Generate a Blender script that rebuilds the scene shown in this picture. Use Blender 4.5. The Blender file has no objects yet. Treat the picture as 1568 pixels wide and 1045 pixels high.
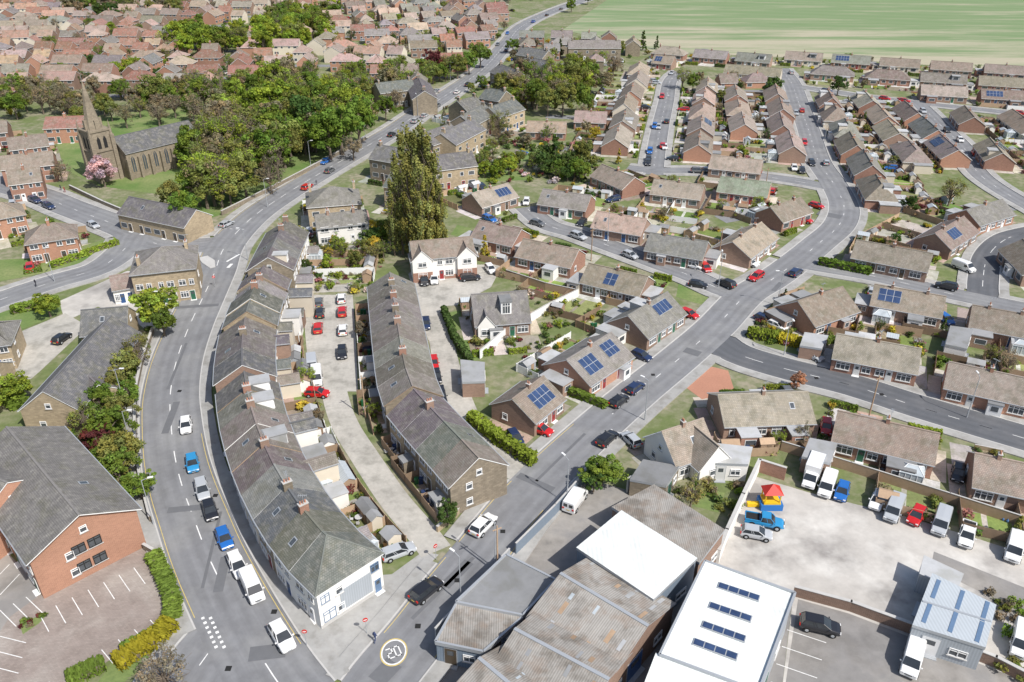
import bpy, math, random
import numpy as np
from mathutils import Vector, Matrix
R=random.Random(7)
nr=np.random.RandomState(5)
# ---------------------------------------------------------------- camera model / survey
F=1240.0; TH=math.radians(29.5); HC=75.0
def G(u,v,z=0.0):
    a=(u-784)/F; b=(522.5-v)/F
    dy=math.cos(TH)+b*math.sin(TH); dz=-math.sin(TH)+b*math.cos(TH)
    t=(z-HC)/dz
    return Vector((a*t,dy*t))
scene=bpy.context.scene
cam=bpy.data.cameras.new('camera'); co=bpy.data.objects.new('camera',cam)
scene.collection.objects.link(co); scene.camera=co
cam.sensor_width=36; cam.lens=F/1568*36; cam.clip_end=12000; cam.clip_start=1
co.location=(0,0,HC); co.rotation_euler=(math.radians(90)-TH,0,0)
scene.view_settings.view_transform='Standard'
try: scene.view_settings.look='None'
except Exception: pass
# ---------------------------------------------------------------- light
EL=math.radians(49); AZ=math.atan2(0.70,-0.71)
sd=Vector((math.sin(AZ)*math.cos(EL),math.cos(AZ)*math.cos(EL),math.sin(EL)))
sl=bpy.data.lights.new('sun','SUN'); sl.energy=5.0; sl.angle=math.radians(0.53); sl.color=(1,.965,.915)
so=bpy.data.objects.new('sun',sl); scene.collection.objects.link(so)
so.rotation_euler=sd.to_track_quat('Z','Y').to_euler(); so.location=(0,0,200)
w=bpy.data.worlds.new('World'); scene.world=w; w.use_nodes=True
wn=w.node_tree; bg=wn.nodes['Background']; sky=wn.nodes.new('ShaderNodeTexSky')
sky.sky_type='NISHITA'; sky.sun_disc=False; sky.sun_elevation=EL; sky.sun_rotation=AZ; sky.dust_density=2.0
wn.links.new(sky.outputs[0],bg.inputs[0]); bg.inputs[1].default_value=0.13
# ---------------------------------------------------------------- materials
MATS={}
class NT:
    def __init__(s,name):
        s.m=bpy.data.materials.new(name); s.m.use_nodes=True; s.t=s.m.node_tree; s.b=s.t.nodes['Principled BSDF']
    def n(s,ty,ins=None,**at):
        x=s.t.nodes.new('ShaderNode'+ty)
        for k,v in at.items(): setattr(x,k,v)
        if ins:
            for k,v in ins.items():
                if isinstance(v,bpy.types.NodeSocket): s.t.links.new(v,x.inputs[k])
                else: x.inputs[k].default_value=v
        return x
    def l(s,a,b): s.t.links.new(a,b)
    def math(s,op,a,b=0.0,c=0.0): return s.n('Math',{0:a,1:b,2:c},operation=op).outputs[0]
    def mix(s,f,a,b):
        x=s.n('Mix',data_type='RGBA')
        for k,v in ((0,f),(6,a),(7,b)):
            if isinstance(v,bpy.types.NodeSocket): s.l(v,x.inputs[k])
            else: x.inputs[k].default_value=v if k==0 else (tuple(v)+(1,))[:4]
        return x.outputs[2]
def surf(name,base,src='const',v1=.2,s1=.15,v2=.15,s2=3.0,rand=.0,rough=.85,brick=None,stain=None,stain2=None,bump=0,metal=0,spec=.3,uvwave=None,streak=None,track=0):
    T=NT(name); pos=T.n('NewGeometry').outputs['Position']; oi=T.n('ObjectInfo')
    if src=='object': c=oi.outputs['Color']
    elif src=='attr': c=T.n('Attribute',attribute_name='Col').outputs['Color']
    else: c=T.n('RGB').outputs[0]; c.default_value=tuple(base)+(1,)
    n1=T.n('TexNoise',{'Vector':pos,'Scale':s1,'Detail':3.0}).outputs[0]
    n2=T.n('TexNoise',{'Vector':pos,'Scale':s2,'Detail':4.0,'Roughness':.65}).outputs[0]
    for st in (stain,stain2):
        if st:
            r=T.n('MapRange',{0:T.n('TexNoise',{'Vector':pos,'Scale':st[1],'Detail':5.0,'Roughness':.6}).outputs[0],1:.48,2:.64,3:0.,4:st[2]}).outputs[0]
            c=T.mix(r,c,st[0])
    f=T.math('MULTIPLY_ADD',n1,2*v1,1-v1)
    g=T.math('MULTIPLY_ADD',n2,2*v2,1-v2)
    f=T.math('MULTIPLY',f,g)
    if rand: f=T.math('MULTIPLY',f,T.math('MULTIPLY_ADD',oi.outputs['Random'],2*rand,1-rand))
    if brick or uvwave or streak or track: uv=T.n('UVMap').outputs[0]
    if streak:
        mp=T.n('Mapping',{'Vector':uv,'Scale':(streak[0],streak[1],1)})
        ns=T.n('TexNoise',{'Vector':mp.outputs[0],'Scale':1.0,'Detail':5.0,'Roughness':.7}).outputs[0]
        f=T.math('MULTIPLY',f,T.math('MULTIPLY_ADD',ns,2*streak[2],1-streak[2]))
    if track:
        sx=T.n('SeparateXYZ',{0:uv}).outputs[0]; cs=T.math('COSINE',T.math('MULTIPLY',sx,3.6))
        f=T.math('MULTIPLY',f,T.math('MULTIPLY_ADD',cs,track,1.0))
    if brick:
        bt=T.n('TexBrick',{'Vector':uv,'Scale':1.0,'Brick Width':brick[0],'Row Height':brick[1],'Mortar Size':brick[2],'Color1':(1,1,1,1),'Color2':(brick[3],)*3+(1,),'Mortar':(brick[4],)*3+(1,)})
        f=T.math('MULTIPLY',f,bt.outputs[0])
    if uvwave:
        wv=T.n('TexWave',{'Vector':uv,'Scale':uvwave[0],'Distortion':0.0},bands_direction=uvwave[2]).outputs[1]
        f=T.math('MULTIPLY',f,T.math('MULTIPLY_ADD',wv,uvwave[1],1-uvwave[1]))
    o=T.n('VectorMath',{0:c,'Scale':f},operation='SCALE').outputs[0]
    T.l(o,T.b.inputs['Base Color'])
    T.b.inputs['Roughness'].default_value=rough; T.b.inputs['Metallic'].default_value=metal
    T.b.inputs['Specular IOR Level'].default_value=spec
    if bump:
        bp=T.n('Bump',{'Height':n2,'Strength':bump,'Distance':.05}); T.l(bp.outputs[0],T.b.inputs['Normal'])
    MATS[name]=T.m; return T.m
surf('brick_red',(.30,.17,.125),v2=.2,s2=2.,rand=.15,brick=(.45,.15,.02,.78,1.25))
surf('brick_orange',(.40,.22,.15),v2=.15,s2=2.,rand=.15,brick=(.45,.15,.02,.82,1.2))
surf('brick_brown',(.28,.19,.145),v2=.2,s2=2.,rand=.15,brick=(.45,.15,.02,.78,1.25))
surf('stone_buff',(.46,.37,.25),v1=.25,v2=.25,s2=1.5,rand=.12,brick=(.6,.28,.03,.72,.8))
surf('stone_dark',(.28,.235,.175),v1=.3,v2=.3,s2=1.2,rand=.15,brick=(.6,.28,.03,.7,.75))
surf('render_white',(.76,.74,.70),v1=.08,v2=.08,s2=.8,rough=.9)
surf('render_cream',(.60,.54,.44),v1=.1,v2=.08,s2=.8,rand=.1)
surf('roof_tile',(.2,.2,.2),src='object',v1=.2,s1=.35,v2=.22,s2=2.6,brick=(.3,.27,.03,.82,.62),stain=((.16,.155,.11),.5,.5),stain2=((.38,.36,.32),1.1,.35),rough=.9,bump=.4,streak=(1.6,.22,.32))
surf('ridge_tile',(.2,.2,.2),src='object',v1=.1,v2=.3,s2=3.)
surf('white_frame',(.78,.78,.77),v1=.03,v2=.03,rough=.4)
surf('grey_metal',(.42,.44,.46),v1=.08,v2=.05,rough=.45,metal=.3)
surf('lead_flat',(.34,.345,.35),v1=.25,v2=.22,s2=1.,rand=.45,stain=((.22,.22,.20),.5,.6))
surf('terracotta',(.42,.21,.14),v2=.2)
surf('door_paint',(.2,.2,.2),src='object',v1=.02,v2=.02,rough=.4)
surf('timber',(.34,.24,.16),v1=.25,v2=.25,s2=2.,rand=.35)
surf('garden',(.2,.2,.2),src='attr',v1=.28,s1=.4,v2=.42,s2=2.6,stain=((.15,.16,.06),.35,.45))
surf('asphalt',(.205,.208,.216),v1=.14,s1=.08,v2=.14,s2=1.3,stain=((.26,.26,.255),.10,.6),stain2=((.15,.15,.155),.25,.45),rough=.9,streak=(1.3,.06,.2),track=.06)
surf('asphalt_dark',(.105,.11,.12),v1=.12,s1=.08,v2=.12,s2=1.3,stain=((.15,.15,.155),.15,.6),rough=.9,streak=(1.3,.06,.2),track=.06)
surf('asphalt_patch',(.14,.143,.15),v1=.12,v2=.15,s2=1.3)
surf('lane_gravel',(.42,.40,.36),v1=.2,s1=.12,v2=.25,s2=1.5,stain=((.27,.26,.23),.3,.8),streak=(1.,.05,.15))
surf('pavement',(.34,.335,.32),v1=.15,s1=.12,v2=.2,s2=1.2,stain=((.23,.22,.20),.35,.7),stain2=((.42,.41,.39),.2,.5))
surf('kerb',(.47,.46,.44),v1=.1,v2=.15,s2=2.)
surf('yard_concrete',(.46,.435,.40),v1=.2,s1=.06,v2=.22,s2=.6,stain=((.25,.235,.22),.08,.9),stain2=((.60,.58,.54),.13,.7))
surf('yard_tarmac',(.24,.23,.22),v1=.25,s1=.07,v2=.22,s2=.7,stain=((.38,.35,.31),.1,.8),stain2=((.13,.125,.12),.2,.6))
surf('paver_pink',(.31,.26,.23),v1=.12,s1=.1,v2=.14,s2=1.5,brick=(.4,.2,.02,.85,.8),stain=((.42,.38,.34),.09,.8),stain2=((.22,.18,.155),.3,.5))
surf('marking_white',(.70,.70,.68),v1=.12,v2=.4,s2=3.)
surf('marking_yellow',(.60,.46,.14),v1=.1,v2=.4,s2=3.)
surf('corrugated_grey',(.36,.34,.31),v1=.2,s1=.15,v2=.25,s2=.9,rand=.12,uvwave=(1.2,.28,'X'),stain=((.19,.17,.145),.35,.9),stain2=((.27,.20,.15),.6,.45),streak=(1.,.15,.25))
surf('sheet_white',(.76,.79,.77),v1=.07,s1=.2,v2=.08,s2=.8,rough=.5,uvwave=(.6,.10,'X'),stain=((.54,.55,.52),.25,.5),streak=(1.2,.1,.07))
surf('sheet_grey',(.46,.50,.53),v1=.06,s1=.2,v2=.06,s2=.8,rough=.5,uvwave=(.8,.14,'X'))
surf('cladding_blue',(.20,.25,.31),v1=.08,v2=.06,rough=.5,uvwave=(1.,.15,'X'),streak=(1.2,.1,.12))
surf('cladding_grey',(.38,.41,.44),v1=.08,v2=.06,rough=.5,uvwave=(1.,.15,'X'),streak=(1.2,.1,.12))
surf('slate_blue_strip',(.12,.19,.30),v1=.15,v2=.15,rough=.4)
surf('blue_paint',(.03,.16,.45),v1=.05,v2=.05,rough=.4)
surf('red_paint',(.55,.03,.02),v1=.05,v2=.05,rough=.4)
surf('yellow_paint',(.7,.45,.02),v1=.05,v2=.05,rough=.4)
surf('rubber',(.02,.02,.02),rough=.8,v1=.05,v2=.05)
surf('bark',(.16,.13,.10),v1=.2,v2=.3,s2=4.)
surf('cloth',(.1,.1,.2),src='object',v1=.05,v2=.1)
def glassm(name,c,rough=.08,spec=.8,metal=0):
    T=NT(name); n=T.n('TexNoise',{'Vector':T.n('NewGeometry').outputs['Position'],'Scale':.9}).outputs[0]
    T.l(T.mix(n,[x*.6 for x in c],[x*1.5 for x in c]),T.b.inputs['Base Color'])
    T.b.inputs['Roughness'].default_value=rough; T.b.inputs['Specular IOR Level'].default_value=spec; T.b.inputs['Metallic'].default_value=metal
    MATS[name]=T.m
glassm('glass',(.07,.08,.09)); glassm('car_glass',(.03,.035,.04)); glassm('conservatory_glass',(.42,.46,.48),.15); glassm('solar_cell',(.035,.06,.13),.2,.6)
T=NT('car_paint'); oi=T.n('ObjectInfo'); T.l(oi.outputs['Color'],T.b.inputs['Base Color']); T.b.inputs['Roughness'].default_value=.28
T.b.inputs['Coat Weight'].default_value=.6; T.b.inputs['Coat Roughness'].default_value=.06; MATS['car_paint']=T.m
def leafm(name):
    T=NT(name); oi=T.n('ObjectInfo'); at=T.n('Attribute',attribute_name='Col')
    c=T.n('VectorMath',{0:oi.outputs['Color'],1:at.outputs['Color']},operation='MULTIPLY').outputs[0]
    f=T.math('MULTIPLY_ADD',oi.outputs['Random'],.35,.82)
    c=T.n('VectorMath',{0:c,'Scale':f},operation='SCALE').outputs[0]
    d=T.n('BsdfDiffuse',{'Color':c}); tr=T.n('BsdfTranslucent',{'Color':c}); mx=T.n('MixShader',{0:.38,1:d.outputs[0],2:tr.outputs[0]})
    T.l(mx.outputs[0],T.t.nodes['Material Output'].inputs[0]); MATS[name]=T.m
leafm('leaves')
T=NT('ground_mix'); pos=T.n('NewGeometry').outputs['Position']
a=T.n('TexNoise',{'Vector':pos,'Scale':.09,'Detail':6.0,'Roughness':.7}).outputs[0]; b=T.n('TexNoise',{'Vector':pos,'Scale':.7,'Detail':5.0}).outputs[0]
r1=T.n('MapRange',{0:a,1:.42,2:.6}).outputs[0]; r2=T.n('MapRange',{0:b,1:.4,2:.62}).outputs[0]
c=T.mix(r1,(.14,.175,.06),(.29,.26,.185)); c=T.mix(T.math('MULTIPLY',r2,.6),c,(.10,.135,.04)); T.l(c,T.b.inputs['Base Color']); T.b.inputs['Roughness'].default_value=.95
MATS['ground_mix']=T.m
T=NT('grass'); pos=T.n('NewGeometry').outputs['Position']
a=T.n('TexNoise',{'Vector':pos,'Scale':.12,'Detail':5.0}).outputs[0]; b=T.n('TexNoise',{'Vector':pos,'Scale':1.5,'Detail':6.0,'Roughness':.7}).outputs[0]
c=T.mix(T.n('MapRange',{0:a,1:.35,2:.65}).outputs[0],(.11,.19,.04),(.23,.26,.10)); c=T.mix(T.n('MapRange',{0:b,1:.4,2:.7,4:.7}).outputs[0],c,(.09,.14,.04)); T.l(c,T.b.inputs['Base Color']); T.b.inputs['Roughness'].default_value=.95
MATS['grass']=T.m
# ---------------------------------------------------------------- mesh builder
class MB:
    def __init__(s): s.v=[];s.f=[];s.m=[];s.c=[]
    def poly(s,pts,m=0,c=(1,1,1)):
        i=len(s.v); s.v.extend([tuple(p) for p in pts]); s.f.append(tuple(range(i,i+len(pts)))); s.m.append(m); s.c.append(c)
    def prism(s,p2,z0,z1,m=0,mt=None,c=(1,1,1),bottom=False):
        n=len(p2)
        A=[(p[0],p[1],z0) for p in p2]; B=[(p[0],p[1],z1) for p in p2]
        for i in range(n):
            j=(i+1)%n; s.poly([A[i],A[j],B[j],B[i]],m,c)
        s.poly(B,m if mt is None else mt,c)
        if bottom: s.poly(A[::-1],m,c)
    def box(s,c,e,lx,ly,z0,z1,m=0,mt=None,col=(1,1,1),bottom=False):
        e=Vector(e[:2]); n=Vector((-e.y,e.x)); c=Vector(c[:2])
        s.prism([c-e*lx/2-n*ly/2,c+e*lx/2-n*ly/2,c+e*lx/2+n*ly/2,c-e*lx/2+n*ly/2],z0,z1,m,mt,col,bottom)
    def cyl(s,a,b,r0,r1,n=8,m=0,cap=True,c=(1,1,1)):
        a=Vector(a);b=Vector(b);d=(b-a).normalized(); u=d.orthogonal().normalized(); w_=d.cross(u)
        ra=[a+(u*math.cos(6.2832*k/n)+w_*math.sin(6.2832*k/n))*r0 for k in range(n)]
        rb=[b+(u*math.cos(6.2832*k/n)+w_*math.sin(6.2832*k/n))*r1 for k in range(n)]
        for k in range(n):
            j=(k+1)%n; s.poly([ra[k],ra[j],rb[j],rb[k]],m,c)
        if cap: s.poly(rb,m,c); s.poly(ra[::-1],m,c)
    def mesh(s,name,mats,uv=False,col=False):
        me=bpy.data.meshes.new(name); me.from_pydata(s.v,[],s.f)
        for mm in mats: me.materials.append(MATS[mm])
        me.polygons.foreach_set('material_index',s.m)
        if uv:
            out=[]
            for f in s.f:
                p=[Vector(s.v[i]) for i in f]; n=(p[1]-p[0]).cross(p[2]-p[0])
                if n.length<1e-9: n=Vector((0,0,1))
                n.normalize()
                if abs(n.z)>.995: u=Vector((1,0,0)); v=Vector((0,1,0))
                else: u=Vector((-n.y,n.x,0)).normalized(); v=n.cross(u)
                for q in p: out.extend((q.dot(u),q.dot(v)))
            l=me.uv_layers.new(name='UVMap'); l.data.foreach_set('uv',out)
        if col:
            out=[]
            for f,c in zip(s.f,s.c): out.extend((c[0],c[1],c[2],1.0)*len(f))
            ca=me.color_attributes.new('Col','FLOAT_COLOR','CORNER'); ca.data.foreach_set('color',out)
        return me
    def obj(s,name,mats,loc=(0,0,0),parent=None,color=None,uv=False,col=False):
        if not s.f: return None
        o=bpy.data.objects.new(name,s.mesh(name,mats,uv,col)); scene.collection.objects.link(o)
        if parent: o.parent=parent
        else: o.location=loc
        if color: o.color=tuple(color)+(1,)
        return o
def empty(name,loc):
    o=bpy.data.objects.new(name,None); o.location=loc; o.empty_display_size=1; scene.collection.objects.link(o); return o
def inst(name,me,x,y,z=0,s=(1,1,1),rz=0,color=None):
    o=bpy.data.objects.new(name,me); o.location=(x,y,z); o.scale=s; o.rotation_euler=(0,0,rz)
    if color: o.color=tuple(color)+(1,)
    scene.collection.objects.link(o); return o
def rot90(v): return Vector((-v.y,v.x))
def jit(c,a=.1): 
    k=1+R.uniform(-a,a); return tuple(max(.005,x*k*(1+R.uniform(-a,a)*.4)) for x in c)
def inpoly(p,poly):
    x,y=p[0],p[1]; c=False; n=len(poly); j=n-1
    for i in range(n):
        xi,yi=poly[i][0],poly[i][1]; xj,yj=poly[j][0],poly[j][1]
        if (yi>y)!=(yj>y) and x<(xj-xi)*(y-yi)/(yj-yi)+xi: c=not c
        j=i
    return c
# ---------------------------------------------------------------- roads
def catmull(P,step=1.5):
    P=[P[0]*2-P[1]]+P+[P[-1]*2-P[-2]]; out=[]
    for i in range(1,len(P)-2):
        L=(P[i+1]-P[i]).length; n=max(1,int(L/step))
        for k in range(n):
            t=k/n; a,b,c,d=P[i-1],P[i],P[i+1],P[i+2]
            out.append(.5*((2*b)+(c-a)*t+(2*a-5*b+4*c-d)*t*t+(3*b-a-3*c+d)*t*t*t))
    out.append(P[-2]); return out
ROADS=[]
def road(name,px,w,mat='asphalt',pave=2.0,step=1.5):
    pts=catmull([G(*p) for p in px],step)
    ns=[]
    for i in range(len(pts)):
        d=(pts[min(i+1,len(pts)-1)]-pts[max(i-1,0)]).normalized(); ns.append(rot90(d))
    ROADS.append(dict(name=name,p=pts,n=ns,w=w,mat=mat,pave=pave,z=.05+.004*len(ROADS)))
road('lane',[(497,455),(500,500),(506,545),(512,600),(528,650),(560,702),(603,765),(645,815),(668,845)],4.2,'lane_gravel',0)
road('lane',[(660,440),(672,500),(684,560),(703,615),(724,660),(762,700),(815,735)],4.6,'lane_gravel',0)
road('road',[(1000,268),(1004,235),(1012,190),(1020,155),(1026,125),(1040,110)],6)
road('road',[(1275,288),(1200,275),(1120,266),(1060,262),(1000,262),(960,258)],6)
road('road',[(1218,133),(1320,148),(1420,160),(1568,176),(1700,190)],6)
road('road',[(1408,160),(1440,192),(1475,226),(1495,262),(1530,290),(1600,330)],6)
road('road',[(1505,462),(1505,430),(1512,395),(1535,370),(1568,358),(1640,345)],6,'asphalt_dark')
road('road',[(1212,402),(1260,410),(1340,424),(1430,445),(1500,460),(1568,474),(1650,490)],6.2)
road('road',[(1150,452),(1110,446),(1060,424),(1000,402),(940,380),(880,358),(838,345),(805,318)],6.2)
road('road',[(1095,520),(1130,543),(1200,565),(1300,590),(1400,622),(1500,652),(1568,672),(1660,700)],7.6,'asphalt_dark')
road('road',[(345,372),(300,377),(240,374),(190,350),(110,320),(60,300),(0,283),(-80,262)],9)
road('road',[(205,360),(188,385),(150,412),(80,433),(0,460),(-90,492)],8)
road('road',[(250,1120),(290,1045),(320,1000),(350,965)],8)
road('road',[(540,1110),(585,1040),(640,972),(690,905),(738,845),(790,778),(850,715),(915,655),(975,603),(1040,550),(1095,502),(1140,455),(1180,430),(1215,405),(1252,375),(1285,345),(1292,315),(1275,280),(1252,245),(1238,200),(1222,155),(1212,128),(1195,105)],7.6)
road('road',[(480,1120),(418,1035),(378,968),(346,908),(318,850),(297,795),(279,745),(268,700),(262,650),(261,605),(270,555),(288,505),(310,458),(328,420),(345,378),(385,335),(430,303),(480,272),(540,237),(600,202),(650,168),(700,135),(742,104),(776,66),(803,38),(860,12),(910,-5),(960,-25)],9.2)
RP=np.array([(p.x,p.y,r['w']/2+ (r['pave'] if r['pave'] else .3)) for r in ROADS for p in r['p']])
RI=np.array([i for i,r in enumerate(ROADS) for p in r['p']]); RH=np.array([r['w']/2 for r in ROADS for p in r['p']])
def inroad(p,m=0.):
    d=(RP[:,0]-p[0])**2+(RP[:,1]-p[1])**2
    return bool(np.any(d<(RP[:,2]+m)**2))
def onother(p,i,m=0.1):
    d=(RP[:,0]-p[0])**2+(RP[:,1]-p[1])**2
    return bool(np.any((d<(RH+m)**2)&(RI!=i)))
RB=MB() # pavements
def up(pl,z):
    ar=sum(pl[j].x*pl[(j+1)%4].y-pl[(j+1)%4].x*pl[j].y for j in range(4))
    return [(*p,z) for p in (pl if ar>0 else pl[::-1])]
for i,r in enumerate(ROADS):
    m=MB(); z=r['z']; hw=r['w']/2; P,N=r['p'],r['n']; uvs=[]; s_=0
    for k in range(len(P)-1):
        a,b=P[k],P[k+1]; s2_=s_+(b-a).length
        m.poly([(*(a-N[k]*hw),z),(*(b-N[k+1]*hw),z),(*(b+N[k+1]*hw),z),(*(a+N[k]*hw),z)])
        uvs.extend((-hw,s_,-hw,s2_,hw,s2_,hw,s_)); s_=s2_
        if r['pave']:
            for s in (1,-1):
                q=[a+N[k]*hw*s,b+N[k+1]*hw*s,b+N[k+1]*(hw+r['pave'])*s,a+N[k]*(hw+r['pave'])*s]
                mid=(q[0]+q[1])/2; mo=(q[2]+q[3])/2
                if onother(mid,i) or onother(mo,i) or onother((mid+mo)/2,i): continue
                zt=.19+.002*i; kq=[q[0],q[1],q[1]+N[k+1]*.2*s,q[0]+N[k]*.2*s]
                q2=[kq[3],kq[2],q[2],q[3]]
                RB.poly(up(q2,zt),0); RB.poly(up(kq,zt+.001),1)
                RB.poly([(*kq[0],0),(*kq[1],0),(*kq[1],zt),(*kq[0],zt)],1)
                oa,ob=q2[3],q2[2]; RB.poly([(*oa,0),(*ob,0),(*ob,zt),(*oa,zt)],0)
    o=m.obj('lane' if 'lane' in r['name'] else 'road',[r['mat']])
    o.data.uv_layers.new(name='UVMap').data.foreach_set('uv',uvs)
RB.obj('pavement',['pavement','kerb'])
MK=MB()
def strip(r,off,s0,s1,dash,gap,wd,m=0,junction=True):
    P,N=r['p'],r['n']; i=ROADS.index(r); acc=0
    z=r['z']+.006
    for k in range(len(P)-1):
        L=(P[k+1]-P[k]).length; ph=acc%(dash+gap) if gap else 0; acc+=L
        if acc<s0 or acc>s1 or (gap and ph>dash): continue
        if onother(P[k]+N[k]*off,i,.3): continue
        a,b=P[k]+N[k]*(off-wd/2),P[k]+N[k]*(off+wd/2); c,d=P[k+1]+N[k+1]*(off+wd/2),P[k+1]+N[k+1]*(off-wd/2)
        q=[a,d,c,b]; MK.poly([(*p,z) for p in q],m)
A=ROADS[-1]; B=ROADS[-2]; C=ROADS[-6]
strip(A,0,0,9999,3.2,3.4,.14)
strip(A,4.25,20,9999,1,0,.08,1); strip(A,-4.25,12,60,1,0,.08,1)
strip(B,0,62,9999,1.6,5.5,.12)
strip(B,3.5,12,60,1,0,.08,1); strip(B,-3.5,12,40,1,0,.08,1)
for r in ROADS:
    if r['name']=='road' and r not in (A,B): strip(r,0,8,9999,1.6,6,.11)
    if r['mat']=='asphalt_dark': strip(r,0,8,9999,1.6,3,.11)
def mark(p,e,lx,ly,z=.125,m=0,mb=None):
    e=e.normalized(); n=rot90(e); (mb or MK).poly([(*(p+e*x*lx/2+n*y*ly/2),z) for x,y in ((-1,-1),(1,-1),(1,1),(-1,1))],m)
e=(G(330,992)-G(310,948))
for k in range(7):
    for q in (0,1):
        p=G(311,948)+e*(k/6)+Vector((.9*q,0)); mark(p,e,.36,.36)
c=G(603,1000); n=40
for (r0,r1,m_) in ((1.42,1.52,1),(1.25,1.40,0)):
    for k in range(n):
        a0,a1=6.2832*k/n,6.2832*(k+1)/n
        MK.poly([(c.x+r0*math.cos(a0),c.y+r0*math.sin(a0)*1.25,.126),(c.x+r1*math.cos(a0),c.y+r1*math.sin(a0)*1.25,.126),(c.x+r1*math.cos(a1),c.y+r1*math.sin(a1)*1.25,.126),(c.x+r0*math.cos(a1),c.y+r0*math.sin(a1)*1.25,.126)],m_)
def seg7(c,e,up,segs,w_=.55,h=1.3):
    P={'tl':(-w_/2,h/2),'tr':(w_/2,h/2),'ml':(-w_/2,0),'mr':(w_/2,0),'bl':(-w_/2,-h/2),'br':(w_/2,-h/2)}
    for a,b in segs:
        a=c+e*P[a][0]+up*P[a][1]; b=c+e*P[b][0]+up*P[b][1]; mark((a+b)/2,b-a,(b-a).length+.14,.15,.127)
ee=Vector((.9,.43)).normalized(); uu=rot90(ee)
seg7(c-ee*.42,ee,uu,[('tl','tr'),('tr','mr'),('mr','ml'),('ml','bl'),('bl','br')])
seg7(c+ee*.42,ee,uu,[('tl','tr'),('tr','br'),('tl','bl'),('bl','br')])
def poly_area(name,px,mat,z,raised=0):
    P=[G(*p) for p in px]; ar=sum(P[j].x*P[(j+1)%len(P)].y-P[(j+1)%len(P)].x*P[j].y for j in range(len(P)))
    if ar<0: P=P[::-1]
    m=MB()
    if raised: m.prism([tuple(p) for p in P],0,z)
    else: m.poly([(*p,z) for p in P])
    return m.obj(name,[mat],uv=True)
poly_area('traffic_island',[(304,396),(318,393),(329,400),(330,410),(322,412),(310,404)],'kerb',.22,1)
mark(G(357,396),Vector((.4,1)),4.5,.5); mark(G(352,408),Vector((.1,1)),2.2,.7)
for k in range(9): mark(G(300,350)+(G(372,352)-G(300,350))*k/8,Vector((1,0)),.7,.2)
rp=MB()
for u,v,a,b in ((340,880,6,1.2),(262,640,9,1.1),(286,780,1.2,5),(700,880,5,1.4),(820,740,1.3,6),(1060,540,2,3),(1270,330,3,6),(590,1030,3,2.2),(410,1000,2,4),(300,470,1.2,9),(1190,440,5,1),(960,386,6,1),(680,900,12,.5),(860,700,14,.45),(325,840,14,.4),(272,560,16,.5),(960,612,10,.5)):
    p=G(u,v); mark(p,Vector((.55,.8)) if u>580 else Vector((-.15,1)),a,b,.1215,0,rp)
rp.obj('road_repair_patch',['asphalt_patch'])
# ---------------------------------------------------------------- paved areas
KEEP=[]
def area(name,px,mat,z,keep=True):
    P=[G(*p) for p in px]
    ar=sum(P[j].x*P[(j+1)%len(P)].y-P[(j+1)%len(P)].x*P[j].y for j in range(len(P)))
    if ar<0: P=P[::-1]
    m=MB(); m.poly([(*p,z) for p in P]); m.obj(name,[mat],uv=True)
    if keep: KEEP.append(P)
area('yard_concrete_surface',[(462,452),(540,452),(545,520),(548,600),(498,600),(470,540)],'lane_gravel',.044)
area('yard_surface',[(625,420),(640,408),(770,405),(752,440),(700,468),(672,470),(690,560),(655,520),(640,470)],'lane_gravel',.045)
area('yard_surface',[(1150,728),(1240,755),(1400,795),(1568,848),(1700,900),(1700,1200),(1180,1200),(1215,910),(1095,862)],'yard_concrete',.020)
area('yard_access_road',[(1430,845),(1568,900),(1640,930),(1640,965),(1560,935),(1425,870)],'yard_tarmac',.026,False)
area('car_park_surface',[(1222,918),(1300,940),(1430,990),(1560,1040),(1620,1200),(1180,1200)],'yard_tarmac',.024)
area('yard_surface',[(905,735),(965,752),(1110,850),(1215,905),(1180,1200),(600,1200),(668,985),(780,862)],'yard_tarmac',.012)
area('car_park_surface',[(-60,900),(62,912),(222,838),(262,940),(178,1005),(90,1060),(20,1160),(-100,1100)],'paver_pink',.016)
area('car_park_surface',[(-60,905),(0,835),(70,905),(15,945),(-5,975),(-60,1000)],'yard_tarmac',.02)
area('yard_surface',[(15,515),(100,480),(135,500),(60,570),(25,600),(5,570)],'lane_gravel',.016)
area('yard_surface',[(90,462),(195,415),(310,432),(322,410),(300,455),(268,492),(240,520),(205,490),(150,470),(100,492)],'yard_concrete',.014)
area('pavement_surface',[(475,890),(600,880),(648,845),(672,850),(600,925),(575,990),(545,1030),(500,1035),(462,985)],'pavement',.049)
area('grass_verge',[(222,838),(238,842),(285,905),(295,935),(262,985),(190,1045),(150,1045),(178,1005),(262,940)],'grass',.03,False)
area('grass',[(60,395),(180,362),(190,385),(110,410),(20,428),(-60,440),(-40,400)],'grass',.03,False)
area('grass',[(0,470),(90,450),(95,480),(20,510),(-60,520)],'grass',.028,False)
area('churchyard_grass',[(100,260),(150,285),(260,300),(320,335),(400,310),(500,252),(560,215),(560,130),(300,150),(80,200)],'grass',.012,True)
area('planting_bed',[(30,955),(75,938),(60,955),(35,972)],'grass',.03,False)
area('driveway',[(1045,590),(1090,562),(1115,568),(1125,600),(1075,612)],'terracotta',.03)
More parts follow.
